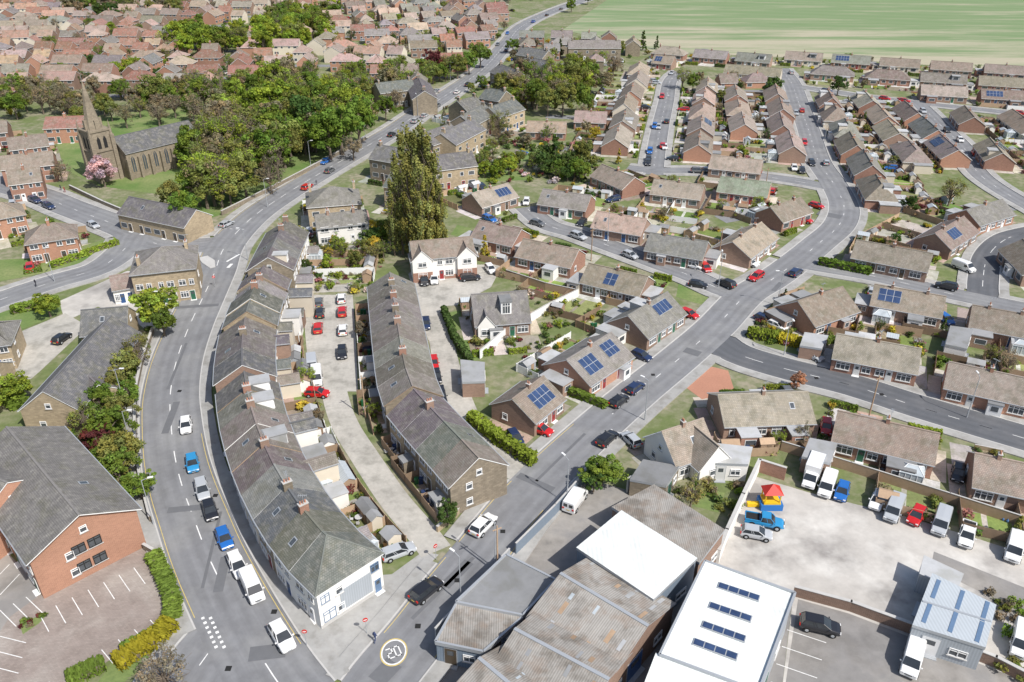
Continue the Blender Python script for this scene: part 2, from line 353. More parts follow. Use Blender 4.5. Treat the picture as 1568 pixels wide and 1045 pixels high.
for k,(px,mt) in enumerate([([(460,385),(520,378),(522,398),(462,405)],'grass'),([(525,377),(560,374),(562,392),(527,397)],'lane_gravel'),([(448,412),(505,408),(507,425),(450,430)],'grass'),([(510,405),(560,400),(558,420),(512,424)],'grass'),([(448,435),(540,428),(540,446),(450,450)],'lane_gravel'),
   ([(700,345),(722,350),(715,365),(690,360)],'grass'),([(730,262),(800,262),(820,275),(730,280)],'grass'),([(800,225),(830,228),(828,250),(770,245)],'grass'),([(700,520),(760,510),(770,520),(720,560),(700,550)],'grass'),([(730,470),(705,505),(690,510),(684,480)],'grass'),([(1060,745),(1110,755),(1100,785),(1060,775)],'grass'),([(1040,430),(1100,452),(1085,470),(1035,455)],'grass'),([(930,590),(960,575),(985,590),(960,600)],'grass')]):
    area('lawn' if mt=='grass' else 'patio',px,mt,.006+.0003*k,False)
# ---------------------------------------------------------------- houses
BL=[] # footprints: cx,cy,ex,ey,hl,hw
_ba=None
def inb(p,m=0.,skip=None):
    global _ba
    if _ba is None or len(_ba)!=len(BL): _ba=np.array(BL)
    if len(BL)==0: return False
    dx=p[0]-_ba[:,0]; dy=p[1]-_ba[:,1]
    a=np.abs(dx*_ba[:,2]+dy*_ba[:,3]); b=np.abs(-dx*_ba[:,3]+dy*_ba[:,2])
    h=(a<_ba[:,4]+m)&(b<_ba[:,5]+m)
    if skip is not None: h[skip]=False
    return bool(np.any(h))
TAN=(.36,.30,.245); BRN=(.28,.225,.185); GRY=(.25,.235,.22); SLT=(.16,.157,.16); RED=(.32,.165,.125); ORG=(.42,.27,.20); PNK=(.43,.32,.27)
DOORC=[(.7,.7,.7),(.25,.03,.03),(.03,.08,.2),(.08,.06,.04),(.03,.12,.07),(.6,.6,.58)]
def feat(W,a,b,t,z0,w_,h,kind='win',lod=1,mull=1):
    """window/door in wall a->b (outward right). W=(winMB,doorMB)"""
    e=(b-a).normalized(); n=Vector((e.y,-e.x)); c=a+e*t
    if kind=='win':
        m=W[0]
        def q(x0,x1,za,zb,off,mt): m.poly([(*(c+e*x0+n*off),za),(*(c+e*x1+n*off),za),(*(c+e*x1+n*off),zb),(*(c+e*x0+n*off),zb)],mt)
        if lod<1:
            q(-w_/2,w_/2,z0,z0+h,.03,0); q(-w_/2+.1,w_/2-.1,z0+.1,z0+h-.1,.045,1); return
        q(-w_/2,w_/2,z0,z0+h,.02,1)
        for x in [-w_/2,w_/2]+[(-w_/2+w_*(k+1)/(mull+1)) for k in range(mull)]:
            m.box(c+e*x+n*.05,e,.09,.09,z0,z0+h,0)
        for z in (z0-.04,z0+h-.05,z0+h*.7):
            m.box(c+n*.052,e,w_+.09,.085,z,z+.08,0,bottom=True)
        m.box(c+n*.08,e,w_+.3,.16,z0-.12,z0-.045,2,bottom=True)
    else:
        m=W[1]; m.box(c+n*.03,e,w_+.16,.07,z0,z0+h+.08,1); m.box(c+n*.05,e,w_,.08,z0,z0+h,0)
        m.box(c+n*.06,e,w_*.55,.085,z0+h*.62,z0+h*.88,2); m.box(c+n*.3,e,w_+.3,.6,0,.12,1)
def house(fp,eave,ridge,name='house',wall='brick_red',roofc=TAN,hip=(0,0),ov=.35,gov=.15,chims=(.5,),lod=1,storeys=1,bays=2,solar=(),gw=True,dormer=(),lights=(),ends=(1,1),reg=True,fasc=0,chm=None):
    c=(fp[0]+fp[1]+fp[2]+fp[3])/4; P=[p-c for p in fp]
    d=((P[1]-P[0])+(P[2]-P[3])).normalized(); L=((P[1]+P[2])/2-(P[0]+P[3])/2).length; wd=((P[0]-P[3]).length+(P[1]-P[2]).length)/2
    n=Vector((d.y,-d.x))
    if reg: BL.append((c.x,c.y,d.x,d.y,L/2,wd/2))
    E=empty(name,(c.x,c.y,0))
    Wm=MB()
    Ra=(P[0]+P[3])/2; Rb=(P[1]+P[2])/2
    if hip[0]: Ra=Ra+d*wd*.5*hip[0]
    if hip[1]: Rb=Rb-d*wd*.5*hip[1]
    for i in range(4):
        j=(i+1)%4; Wm.poly([(*P[i],0),(*P[j],0),(*P[j],eave),(*P[i],eave)],0)
    if not hip[1]: Wm.poly([(*P[1],eave),(*P[2],eave),(*Rb,ridge)],0)
    if not hip[0]: Wm.poly([(*P[3],eave),(*P[0],eave),(*Ra,ridge)],0)
    Wm.obj('walls',[wall],parent=E,uv=True)
    k=(ridge-eave)/(wd/2); t=.13; rm=MB()
    g0=0 if not ends[0] else gov; g1=0 if not ends[1] else gov
    def out(i):
        s=1 if i in (0,1) else -1
        p=P[i]+n*ov*s
        if i in (0,3): p=p-d*(ov if hip[0] else g0)
        else: p=p+d*(ov if hip[1] else g1)
        return p
    O=[out(i) for i in range(4)]; ze=eave-ov*k
    RA=Ra-(d*g0 if not hip[0] else d*0); RB_=Rb+(d*g1 if not hip[1] else d*0)
    for (dz,fl) in ((t,0),(0,1)):
        pl=[[(*O[0],ze+dz),(*O[1],ze+dz),(*RB_,ridge+dz),(*RA,ridge+dz)],[(*O[2],ze+dz),(*O[3],ze+dz),(*RA,ridge+dz),(*RB_,ridge+dz)]]
        if hip[1]: pl.append([(*O[1],ze+dz),(*O[2],ze+dz),(*RB_,ridge+dz)])
        if hip[0]: pl.append([(*O[3],ze+dz),(*O[0],ze+dz),(*RA,ridge+dz)])
        for q in pl: rm.poly(q[::-1] if fl else q,2 if fl else 0)
    def edge(a,za,b,zb,m_): rm.poly([(*a,za),(*b,zb),(*b,zb+t),(*a,za+t)],m_)
    edge(O[0],ze,O[1],ze,2); edge(O[2],ze,O[3],ze,2)
    if hip[1]: edge(O[1],ze,O[2],ze,2)
    else: edge(O[1],ze,RB_,ridge,2); edge(RB_,ridge,O[2],ze,2)
    if hip[0]: edge(O[3],ze,O[0],ze,2)
    else: edge(O[3],ze,RA,ridge,2); edge(RA,ridge,O[0],ze,2)
    if lod>=1:
        for a_,b_ in ((O[0],O[1]),(O[2],O[3])):
            ed=(b_-a_).normalized(); no=Vector((ed.y,-ed.x)); rm.box((a_+b_)/2+no*.07,ed,(b_-a_).length,.12,ze+.02,ze+.12,3)
        for (h_,cs,rr) in ((hip[1],(1,2),RB_),(hip[0],(3,0),RA)):
            if h_:
                for ci in cs: rm.cyl((*O[ci],ze+t),(*rr,ridge+t),.11,.11,5,1)
    dd=(RB_-RA); 
    if dd.length>.3: rm.box((RA+RB_)/2,dd.normalized(),dd.length,.26,ridge+t-.06,ridge+t+.07,1)
    rm.obj('roof',['roof_tile','ridge_tile','white_frame' if fasc==0 else 'timber','grey_metal'],parent=E,color=roofc,uv=True)
    if chims:
        cm=MB()
        for tt in chims:
            off=0
            if isinstance(tt,tuple): tt,off=tt
            p=(P[0]+P[3])/2*(1-tt)+(P[1]+P[2])/2*tt+n*off; zr=ridge-abs(off)*k
            big_=storeys>1
            lx,ly=(.6,1.15) if big_ else (.5,.7); hh=1.05 if big_ else .75
            cm.box(p,d,lx,ly,zr-.7,zr+hh,0); cm.box(p,d,lx+.12,ly+.12,zr+hh,zr+hh+.1,1,bottom=True)
            m_=3 if big_ else 2
            for q in range(m_):
                pp=p+n*((q+.5)/m_-.5)*(ly*.85); cm.cyl((pp.x,pp.y,zr+hh+.1),(pp.x,pp.y,zr+hh+.5),.12,.1,6,2)
            if lod>=1 and R.random()<.6:
                pp=p+d*lx*.4; cm.cyl((pp.x,pp.y,zr),(pp.x,pp.y,zr+hh+1.5),.03,.025,4,3)
                a_=R.uniform(0,3); u_=Vector((math.cos(a_),math.sin(a_)))
                cm.box(pp,u_,1.1,.04,zr+hh+1.42,zr+hh+1.47,3)
                for q in (-.45,-.2,.05,.3,.5): cm.box(pp+u_*q,rot90(u_),.5,.03,zr+hh+1.43,zr+hh+1.46,3)
        cm.obj('chimney',[chm or (wall if wall not in('render_white','render_cream') else 'brick_brown'),'kerb','terracotta','grey_metal'],parent=E,uv=True)
    if gw:
        W=(MB(),MB())
        for (i,j,side) in ((0,1,1),(2,3,-1)):
            a,b=P[i],P[j]; LL=(b-a).length; bw=LL/bays
            for s in range(storeys):
                z0=.9+2.65*s
                for q in range(bays):
                    x=bw*(q+.5); mir=1 if q%2 else -1
                    if s==0:
                        feat(W,a,b,x+mir*bw*.22,z0-.1,min(2.2,bw*.38),1.35,'win',lod,2)
                        if bw>6.5: feat(W,a,b,x-mir*bw*.34,z0,min(1.6,bw*.2),1.15,'win',lod,1)
                        if lod>=.5: feat(W,a,b,x-mir*bw*(.16 if bw<6.5 else .12),0.1,.9,2.05,'door')
                    else:
                        feat(W,a,b,x+mir*bw*.22,z0,min(1.8,bw*.32),1.2,'win',lod,1); feat(W,a,b,x-mir*bw*.22,z0,min(1.1,bw*.22),1.2,'win',lod,1)
        for (i,j,fl) in ((1,2,ends[1]),(3,0,ends[0])):
            if fl and lod>=1:
                a,b=P[i],P[j]; LL=(b-a).length
                for s in range(storeys): feat(W,a,b,LL*.32,1.0+2.65*s,.9,1.1,'win',lod,0)
                if ridge-eave>2.6 and not hip[1]: feat(W,a,b,LL*.5,eave+.3,.8,.9,'win',lod,0)
        W[0].obj('windows',['white_frame','glass','kerb'],parent=E)
        W[1].obj('door',['door_paint','white_frame','glass'],parent=E,color=R.choice(DOORC))
    def onslope(side,tt,u,h=0.):
        i0,i1=(0,1) if side>0 else (3,2)
        pe=P[i0]*(1-tt)+P[i1]*tt; pr=(P[0]+P[3])/2*(1-tt)+(P[1]+P[2])/2*tt
        p=pe*(1-u)+pr*u; z=eave*(1-u)+ridge*u+t
        nn=Vector((n.x*side*k,n.y*side*k,1)).normalized()
        return Vector((p.x,p.y,z))+nn*h
    if solar:
        sm=MB()
        for (side,t0,t1,u0,u1) in solar:
            q=[onslope(side,t0,u0,.08),onslope(side,t1,u0,.08),onslope(side,t1,u1,.08),onslope(side,t0,u1,.08)]
            if side<0: q=q[::-1]
            sm.poly(q,1)
            nc=max(2,int((t1-t0)*L/1.05)); nrw=max(1,int((u1-u0)*math.hypot(wd/2,ridge-eave)/1.6+.3))
            for a in range(nc):
                for b in range(nrw):
                    A0=t0+(t1-t0)*(a+.04)/nc;A1=t0+(t1-t0)*(a+.96)/nc;B0=u0+(u1-u0)*(b+.03)/nrw;B1=u0+(u1-u0)*(b+.97)/nrw
                    q=[onslope(side,A0,B0,.1),onslope(side,A1,B0,.1),onslope(side,A1,B1,.1),onslope(side,A0,B1,.1)]
                    sm.poly(q[::-1] if side<0 else q,0)
        sm.obj('solar_panel',['solar_cell','grey_metal'],parent=E)
    if lights:
        sm=MB()
        for (side,tt,u) in lights:
            dt=.4/L; du=.6/math.hypot(wd/2,ridge-eave)
            for (g,h_,m_) in ((1,.05,1),(.75,.07,0)):
                q=[onslope(side,tt-dt*g,u-du*g,h_),onslope(side,tt+dt*g,u-du*g,h_),onslope(side,tt+dt*g,u+du*g,h_),onslope(side,tt-dt*g,u+du*g,h_)]
                sm.poly(q[::-1] if side<0 else q,m_)
        sm.obj('rooflight',['glass','grey_metal'],parent=E)
    if dormer:
        dm=MB(); W=(MB(),MB())
        for (side,tt,wdt) in dormer:
            nn=n*side; pr=(P[0]+P[3])/2*(1-tt)+(P[1]+P[2])/2*tt
            c0=pr+nn*(wd*.5*.42); depth=wd*.5*.62; zb=eave+.2; zt=ridge-.25
            dm.box(c0,d,wdt,depth,zb,zt,0); dm.box(c0+nn*.1,d,wdt+.3,depth+.3,zt,zt+.14,1,bottom=True)
            fa=c0+nn*depth/2; a_,b_=(fa-d*wdt/2,fa+d*wdt/2) if side>0 else (fa+d*wdt/2,fa-d*wdt/2)
            zf=eave+(1-.73)*(ridge-eave)+.25
            feat(W,a_,b_,wdt/2,zf,wdt*.7,max(.6,zt-zf-.2),'win',lod,2)
        dm.obj('dormer',[R.choice(['white_frame','lead_flat','render_cream']),'lead_flat'],parent=E); W[0].obj('dormer_window',['white_frame','glass','kerb'],parent=E)
    return E,c,d,n,L,wd
def fpline(A,B,w_):
    d=(B-A).normalized(); n=Vector((d.y,-d.x)); return [A+n*w_/2,B+n*w_/2,B-n*w_/2,A-n*w_/2]
def ext(E,c2,e,lx,ly,h,wall,nm='rear_extension',cw=None):
    m=MB(); m.box(c2,e,lx,ly,0,h,0); m.box(c2,e,lx+.25,ly+.25,h,h+.14,1,bottom=True)
    m.obj(nm,[wall,'lead_flat'],parent=E,uv=True)
    W=(MB(),MB()); e=Vector(e); nn=rot90(e)
    for s in (1,-1):
        f=c2+nn*s*ly/2; a,b=(f+e*s*-lx/2,f+e*s*lx/2); a,b=(b,a)
        feat(W,a,b,lx/2,.9,lx*.6,1.1,'win',.5,0)
    W[0].obj(nm+'_window',['white_frame','glass','kerb'],parent=E)
HOUSES=[]
def extras(r,front,near=True):
    E,c,d,n,L,wd=r; v=n*front
    if L<9: return
    if R.random()<.45: ext(E,v*(wd/2+.62)+d*R.choice((-1,1))*R.uniform(.8,3),d,R.uniform(1.6,2.6),1.2,2.25,R.choice(['render_white','white_frame','brick_brown']),'porch')
    for s in (-1,1):
        if R.random()<.42: ext(E,-v*(wd/2+1.42)+d*s*L*R.uniform(.15,.33),d,R.uniform(2.4,4.2),2.8,R.uniform(2.2,2.6),R.choice(['render_white','render_cream','brick_brown','brick_red']))
    for s in (-1,1):
        p=c+d*s*(L/2+1.6)
        if R.random()<.4 and not inb(p,1.5,len(BL)-1) and not inroad(p,1.5):
            ext(E,d*s*(L/2+1.42)-v*R.uniform(0,3),d,2.75,5,R.uniform(2.2,2.5),R.choice(['brick_brown','brick_red','render_white','render_cream']),'garage')
def H2(pa,pb,w_=8.2,eave=2.7,ridge=5.3,front=1,plot=1,fd=7,bd=11,**k):
    A,B=G(*pa,ridge),G(*pb,ridge)
    far=(A.y>190)
    k.setdefault('lod',.5 if far else 1)
    k.setdefault('roofc',jit(R.choice([TAN,TAN,BRN,GRY]),.12)); k.setdefault('wall',R.choice(['brick_red','brick_brown','brick_orange','brick_brown']))
    k.setdefault('name','semi_detached_bungalow')
    if 'chims' not in k: k['chims']=(.5,) if R.random()<.7 else (.25,.75)
    if 'lights' not in k and R.random()<.4: k['lights']=[(R.choice((1,-1)),R.uniform(.15,.85),.55)]
    i=len(BL); r=house(fpline(A,B,w_),eave,ridge,**k)
    if plot:
        HOUSES.append((i,r[1],r[2],r[3],r[4],r[5],front,fd,bd,k.get('bays',2)))
        if k.get('storeys',1)==1: extras(r,front)
    return r
H2((735,338),(798,352),front=-1); H2((802,366),(886,383),front=-1); H2((902,404),(992,424),front=-1,solar=[(1,.36,.56,.15,.75)])
H2((722,297),(778,281),front=1,solar=[(1,.55,.9,.25,.8)]); H2((832,290),(905,300),front=1); H2((915,324),(990,336),front=1,roofc=jit(PNK))
H2((996,357),(1084,371),front=1,chims=(.25,.75)); H2((1122,371),(1166,341),front=1,w_=9); H2((1180,318),(1226,303),front=1,roofc=jit(BRN))
H2((1002,275),(1078,284),front=-1); H2((1104,271),(1180,280),front=-1,roofc=(.27,.31,.23),w_=9); H2((1090,238),(1168,246),front=-1)
H2((922,252),(972,272),front=1,fd=4)
H2((785,612),(832,577),w_=8.4,front=1,solar=[(1,.3,.85,.2,.8)],wall='brick_brown',roofc=jit(BRN,.05),name='detached_bungalow',bays=1,fd=5,bd=6)
H2((868,552),(936,510),w_=9.8,ridge=5.6,front=1,wall='brick_orange',roofc=jit(GRY),solar=[(1,.12,.42,.2,.8),(1,.62,.88,.35,.85)],name='detached_bungalow',bays=2,fd=5,bd=5,lights=[])
H2((962,484),(1022,448),w_=9,ridge=5.7,front=1,wall='brick_brown',roofc=jit(GRY,.05),solar=[(1,.5,.85,.4,.85)],name='detached_bungalow',fd=5,bd=6,dormer=[(-1,.5,2.5)],lights=[])
r=H2((722,452),(806,446),w_=9.5,eave=3,ridge=7.0,front=1,wall='brick_brown',roofc=jit((.21,.20,.20),.05),dormer=[(1,.58,2.0)],name='dormer_bungalow',fd=6,bd=5,chims=())
def wing(r,t,w_,proj,eave,ridge,wall,roofc,front,brick=None):
    E,c,d,n,L,wd=r; v=n*front; o=c+d*(t-.5)*L
    A_=o; B_=o+v*(wd/2+proj)
    x=house(fpline(A_,B_,w_),eave,ridge,name='tmp',wall=wall,roofc=roofc,chims=(),gw=False,reg=False)
    W=(MB(),MB()); d2,n2,L2=x[2],x[3],x[4]; a=d2*L2/2+n2*w_/2; b=d2*L2/2-n2*w_/2
    feat(W,a,b,w_/2,1.0,1.9,1.2,'win',1,1)
    if eave>4: feat(W,a,b,w_/2,3.6,1.7,1.1,'win',1,1)
    W[0].obj('wing_window',['white_frame','glass','kerb'],parent=x[0])
    off=x[1]-c
    for ch in list(x[0].children):
        ch.parent=E; ch.location=(off.x,off.y,0); ch.name='wing_'+ch.name.split('.')[0]
    bpy.data.objects.remove(x[0])
wing(r,.2,3.2,.5,2.9,5.0,'render_white',(.2,.19,.19),1)
rc=jit(BRN,.04)
r=H2((628,371),(722,363),w_=8,eave=5.2,ridge=7.6,storeys=2,wall='render_white',roofc=rc,name='detached_house',plot=0,chims=(),bays=3)
for t in (.14,.86): wing(r,t,4.2,.7,5.1,7.2,'render_white',rc,1)
m=MB(); E,c,d,n,L,wd=r; m.box((0,0),d,L+.1,wd+.1,0,.95,0); 
for t in (.14,.86): m.box(n*(wd/2+.36)+d*(t-.5)*L,d,4.26,.78,0,2.3,0)
m.obj('brick_plinth',['brick_red'],parent=E,uv=True)
H2((1222,462),(1290,440),w_=9.5,ridge=5.8,roofc=jit(BRN),name='detached_bungalow'); H2((1312,368),(1428,389),front=1); H2((1340,436),(1448,455),front=-1,solar=[(1,.08,.4,.25,.85)])
H2((1282,512),(1410,535),front=1); H2((1454,555),(1585,583),front=1); H2((1490,468),(1590,486),front=-1,roofc=jit(BRN))
H2((1480,322),(1535,306),front=1); H2((1432,358),(1476,332),front=1,solar=[(1,.25,.55,.25,.8)])
H2((1100,606),(1236,601),front=-1,w_=9); H2((1284,630),(1438,665),front=-1); H2((1494,695),(1640,725),front=-1)
r=H2((1014,662),(1076,642),w_=7.5,eave=3.0,ridge=6.4,wall='render_white',name='detached_house',front=-1,bays=1,lights=[(1,.6,.5)],fd=5,bd=6,roofc=jit(TAN,.04))
wing(r,.75,5.5,2.2,2.9,6.0,'render_white',jit(TAN,.04),1)
H2((35,349),(112,338),w_=8,eave=5,ridge=7.5,storeys=2,wall='brick_orange',roofc=jit(BRN),hip=(1,1),name='semi_detached_house',front=1)
H2((-40,318),(30,306),w_=8,eave=5,ridge=7.5,storeys=2,wall='brick_orange',hip=(1,1),name='semi_detached_house')
H2((-60,500),(15,490),w_=9,eave=5,ridge=7.5,storeys=2,wall='stone_buff',hip=(1,1),name='detached_house',plot=0)
for a,b in (((70,180),(128,178)),((10,212),(70,205)),((0,240),(80,232)),((-50,190),(10,185)),((10,262),(60,256))):
    H2(a,b,w_=9,eave=5,ridge=7.6,storeys=2,wall='brick_orange' if a[0]>60 else 'brick_red',roofc=jit(BRN if a[0]<60 else RED),name='detached_house',front=1,fd=5,bd=6)
def stone(a,b,w_=9,eave=6,ridge=8.8,hip=(0,0),wall='stone_dark',roofc=None,**k):
    k.setdefault('chims',(.08,.92)); k.setdefault('plot',1)
    return H2(a,b,w_=w_,eave=eave,ridge=ridge,storeys=2,wall=wall,roofc=roofc or jit(SLT,.15),hip=hip,name='stone_house',fd=4,bd=7,**k)
stone((468,290),(548,284),w_=11,hip=(1,1),wall='stone_buff',roofc=jit(GRY)); H2((482,330),(560,322),w_=7,eave=4.6,ridge=6.6,wall='render_white',roofc=jit(GRY),storeys=2,name='white_rendered_house',plot=0)
stone((578,222),(640,232)); stone((645,205),(690,190),w_=9); stone((675,205),(722,182),w_=10,wall='stone_buff'); stone((655,240),(722,232),w_=9,wall='stone_buff')
stone((705,178),(742,160)); stone((748,165),(788,152),wall='stone_buff'); stone((600,262),(640,268),wall='stone_buff')
stone((800,72),(840,78)); stone((870,62),(950,62),roofc=jit(GRY)); stone((765,98),(795,110)); stone((805,88),(842,94)); stone((700,155),(728,148))
stone((575,128),(630,122)); stone((640,118),(650,140)); stone((745,135),(775,140))
stone((200,384),(296,374),w_=12,eave=7.0,ridge=9.8,hip=(1,1),wall='stone_buff',roofc=jit(GRY,.05),plot=0,chims=((.12,3),(.85,-3)),bays=3)
H2((168,424),(205,418),w_=6,eave=3.2,ridge=5,wall='render_white',plot=0,name='outbuilding',chims=(),roofc=jit(BRN))
H2((198,302),(300,322),w_=9,eave=4.2,ridge=7,wall='stone_buff',roofc=jit(SLT),plot=0,name='church_hall',chims=(),bays=4)
H2((170,485),(66,600),w_=9,eave=4.2,ridge=7.6,wall='stone_buff',roofc=jit((.15,.15,.155),.05),plot=0,name='old_stone_school',chims=(),bays=4)
H2((125,476),(195,470),w_=8,eave=4,ridge=7,wall='stone_buff',roofc=jit((.15,.15,.155),.05),plot=0,name='old_stone_school',chims=(),bays=2)
H2((118,560),(150,590),w_=7,eave=3.0,ridge=5.4,wall='stone_buff',roofc=jit((.17,.16,.16),.05),plot=0,name='old_stone_school',chims=(),bays=2)
H2((-130,560),(-10,555),w_=10,eave=4,ridge=7,wall='stone_buff',plot=0)
r=H2((12,657),(119,787),w_=12.6,eave=6.3,ridge=9.4,wall='brick_orange',roofc=(.20,.19,.18),plot=0,name='brick_office_building',chims=(),bays=5,storeys=2,lights=[(-1,.7,.5)],ov=.5,gov=.5)
E,c,d,n,L,wd=r; W=(MB(),MB()); a=d*L/2+n*wd/2; b=d*L/2-n*wd/2
for z in (1.2,3.9):
    for x in (.41,.56): feat(W,a,b,wd*x,z,1.5,1.3,'win',1,1)
W[0].obj('gable_windows',['rubber','glass','kerb'],parent=E)
H2((-120,690),(10,740),w_=12,eave=6.3,ridge=9.4,wall='brick_orange',roofc=(.20,.19,.18),plot=0,name='brick_office_building',chims=(),bays=4,storeys=2)
# ---------------------------------------------------------------- terraces
TER=[]
def terrace(px,w_,eave,ridge,uw,wall,cols,tag='A',name='terraced_house',hipend=False,dorm=.2,sky=.5,stepz=.0):
    pts=catmull([G(u,v,ridge) for u,v in px],.5); cum=[0]
    for i in range(1,len(pts)): cum.append(cum[-1]+(pts[i]-pts[i-1]).length)
    n_=int(round(cum[-1]/uw)); st=[]
    for k in range(n_+1):
        s=cum[-1]*k/n_; i=min(range(len(cum)),key=lambda j:abs(cum[j]-s))
        d=(pts[min(i+5,len(pts)-1)]-pts[max(i-5,0)]).normalized(); st.append((pts[i],Vector((d.y,-d.x)),d))
    for k in range(n_):
        (p,na,da),(q,nb,db)=st[k],st[k+1]; g=.012
        fp=[p+na*w_/2+da*g,q+nb*w_/2-db*g,q-nb*w_/2-db*g,p-na*w_/2+da*g]
        dz=R.choice((0,0,.1,-.1))*stepz
        last=(k==n_-1); first=(k==0)
        wl=R.choice(wall) if not(hipend and k>=n_-2) else 'render_white'
        i=len(BL)
        r=house(fp,eave+dz,ridge+dz,name=name,wall=wl,roofc=jit(R.choice(cols),.2),hip=(0,.9 if (hipend and last) else 0),chims=((.06,0),) if R.random()<.62 and not last else (),storeys=2,bays=1,ends=(first,last),gov=.1,ov=.3,
            lights=[(R.choice((1,-1)),R.uniform(.3,.7),R.uniform(.35,.65))] if R.random()<sky else [],dormer=[(-1,.5,R.uniform(1.8,3))] if R.random()<dorm else [],fasc=1 if R.random()<.5 else 0,chm=R.choice(('brick_brown','stone_dark','brick_red')))
        TER.append((i,r,tag,k,last and hipend))
DK=[(.165,.155,.145),(.20,.18,.165),(.23,.205,.185),(.15,.147,.15),(.24,.235,.225)]
terrace([(438,338),(424,365),(410,395)],9,6.2,9,5.2,['stone_dark','render_white','stone_buff'],DK,dorm=.4)
terrace([(405,410),(388,448),(378,478)],9,6.4,9.4,5.2,['stone_buff','stone_dark'],DK,stepz=3,dorm=.5)
terrace([(376,487),(371,525),(371,560)],9.2,5.6,8.4,5.2,['stone_dark','brick_brown','render_white'],DK,dorm=.4)
terrace([(374,570),(381,610),(393,650),(410,692),(433,735),(461,777),(494,816),(531,849)],9.0,5.6,8.6,5.1,['stone_dark','brick_brown','render_cream','render_cream','render_white'],DK,hipend=True,stepz=1,dorm=.3)
terrace([(597,418),(605,470),(613,520),(621,562),(632,592)],8.8,5.2,7.8,5.1,['stone_dark','brick_brown'],[(.22,.195,.175),(.24,.21,.185),(.205,.19,.175)],tag='B',dorm=.0)
terrace([(634,597),(664,630),(701,668),(733,702)],8.8,5.2,8.2,5.1,['stone_buff','stone_dark'],[(.23,.20,.17),(.17,.16,.155)],tag='B',dorm=0)
for (i,r,tag,k,le) in TER:
    E,c,d,n,L,wd=r
    if le:
        W=(MB(),MB()); a=d*(L/2)+n*wd/2; b=d*(L/2)-n*wd/2
        sb=MB(); sb.box(d*(L/2+.05)-n*.6,rot90(d),4.4,.08,.8,3.9,1); sb.box(d*(L/2+.04),rot90(d),wd*.99,.06,0,.5,0)
        sb.obj('gable_sign_board',['kerb','cladding_grey'],parent=E,uv=True)
        feat(W,a,b,1.0,3.6,1.1,1.2); feat(W,a,b,wd-1.1,3.6,1.1,1.2); feat(W,a,b,1.3,.7,1.6,1.5); W[0].obj('gable_windows',['slate_blue_strip','glass','kerb'],parent=E)
        feat(W,a,b,wd-.9,.1,.9,2.05,'door'); W[1].obj('corner_door',['slate_blue_strip','white_frame','glass'],parent=E)
for (i,r,tag,k,le) in TER:
    E,c,d,n,L,wd=r
    if tag=='A' and R.random()<.85:
        ly=R.uniform(2.2,4.4); h=R.choice((2.6,2.8,4.6))
        if R.random()<.45: ext(E,-n*(wd/2+ly/2+.02)+d*R.uniform(-.8,.8),d,R.uniform(2.2,3.6),ly,h,R.choice(['brick_brown','render_white','stone_dark','brick_red']))
        else:
            lx=2.4; o=c-n*(wd/2-.3); x=house(fpline(o,o-n*(ly+.4),lx),h,h+1.0,name='tmp',wall=R.choice(['brick_brown','render_white','stone_dark','render_cream']),roofc=jit(R.choice(DK),.2),chims=(),gw=False,reg=False,ov=.12)
            off=x[1]-c
            for ch in list(x[0].children): ch.parent=E; ch.location=(off.x,off.y,0); ch.name='rear_wing_'+ch.name.split('.')[0]
            bpy.data.objects.remove(x[0])
    if tag=='B' and R.random()<.35: ext(E,n*(wd/2+.82),d,R.uniform(1.6,2.6),1.6,2.3,R.choice(['render_white','stone_dark','brick_red']),'porch')
# ---------------------------------------------------------------- rows
def row(a,b,unit=15.5,gap=4.5,front=1,w_=8.2,eave=2.7,ridge=5.4,cols=(TAN,TAN,BRN,PNK),two=False,**k):
    A,B=G(*a),G(*b); d=(B-A).normalized(); L=(B-A).length; n_=max(1,int((L+gap)/(unit+gap)))
    st=(L+gap)/n_
    for i in range(n_):
        p=A+d*(i*st+R.uniform(-.4,.4)); q=p+d*(st-gap)
        if inroad((p+q)/2,1.0): continue
        kw=dict(k); kw.setdefault('wall',R.choice(['brick_brown','brick_red','brick_orange','render_cream']))
        if R.random()<.14: kw['solar']=[(R.choice((1,-1)) if d.y**2>.3 else 1 if d.x>0 else -1,.1,.45,.2,.8)]
        rr=R.random()
        if rr<.25: kw['dormer']=[(R.choice((1,-1)),R.choice((.25,.75)),3.)]
        if R.random()<.2: kw['hip']=(1,1)
        off=rot90(d)*R.uniform(-.8,.8)
        ix=len(BL)
        r=house(fpline(p+off,q+off,w_*R.uniform(.94,1.06)),eave,ridge*R.uniform(.97,1.05),name='semi_detached_house' if two else 'semi_detached_bungalow',roofc=jit(R.choice(cols),.18),storeys=2 if two else 1,lod=.5,chims=(.5,) if R.random()<.7 else (.2,.8),**kw)
        HOUSES.append((ix,r[1],r[2],r[3],r[4],r[5],front,6,10,2)); extras(r,front)
row((982,112),(938,238),front=-1); row((1080,138),(1066,248),front=1)
row((1182,150),(1208,250),front=-1); row((1262,160),(1345,322),front=1,ridge=5.8,cols=(BRN,GRY,BRN))
row((1000,88),(1180,103),front=1,cols=(TAN,GRY)); row((1200,97),(1568,122),cols=(TAN,GRY,BRN)); row((1568,122),(1800,138))
row((1000,103),(1030,106),front=1); row((1110,118),(1195,125)); row((1235,142),(1568,162),front=-1,cols=(BRN,TAN)); row((1240,120),(1568,142),front=-1,cols=(BRN,TAN,GRY))
row((1378,178),(1462,258),front=-1,cols=(BRN,GRY)); row((1318,160),(1400,262),front=1,cols=(BRN,TAN)); row((1470,185),(1530,262),front=1,cols=(BRN,TAN)); row((1545,190),(1640,260),front=-1,cols=(BRN,TAN))
row((1560,400),(1600,440),front=1); row((1120,150),(1135,215),front=1,cols=(TAN,PNK)) 
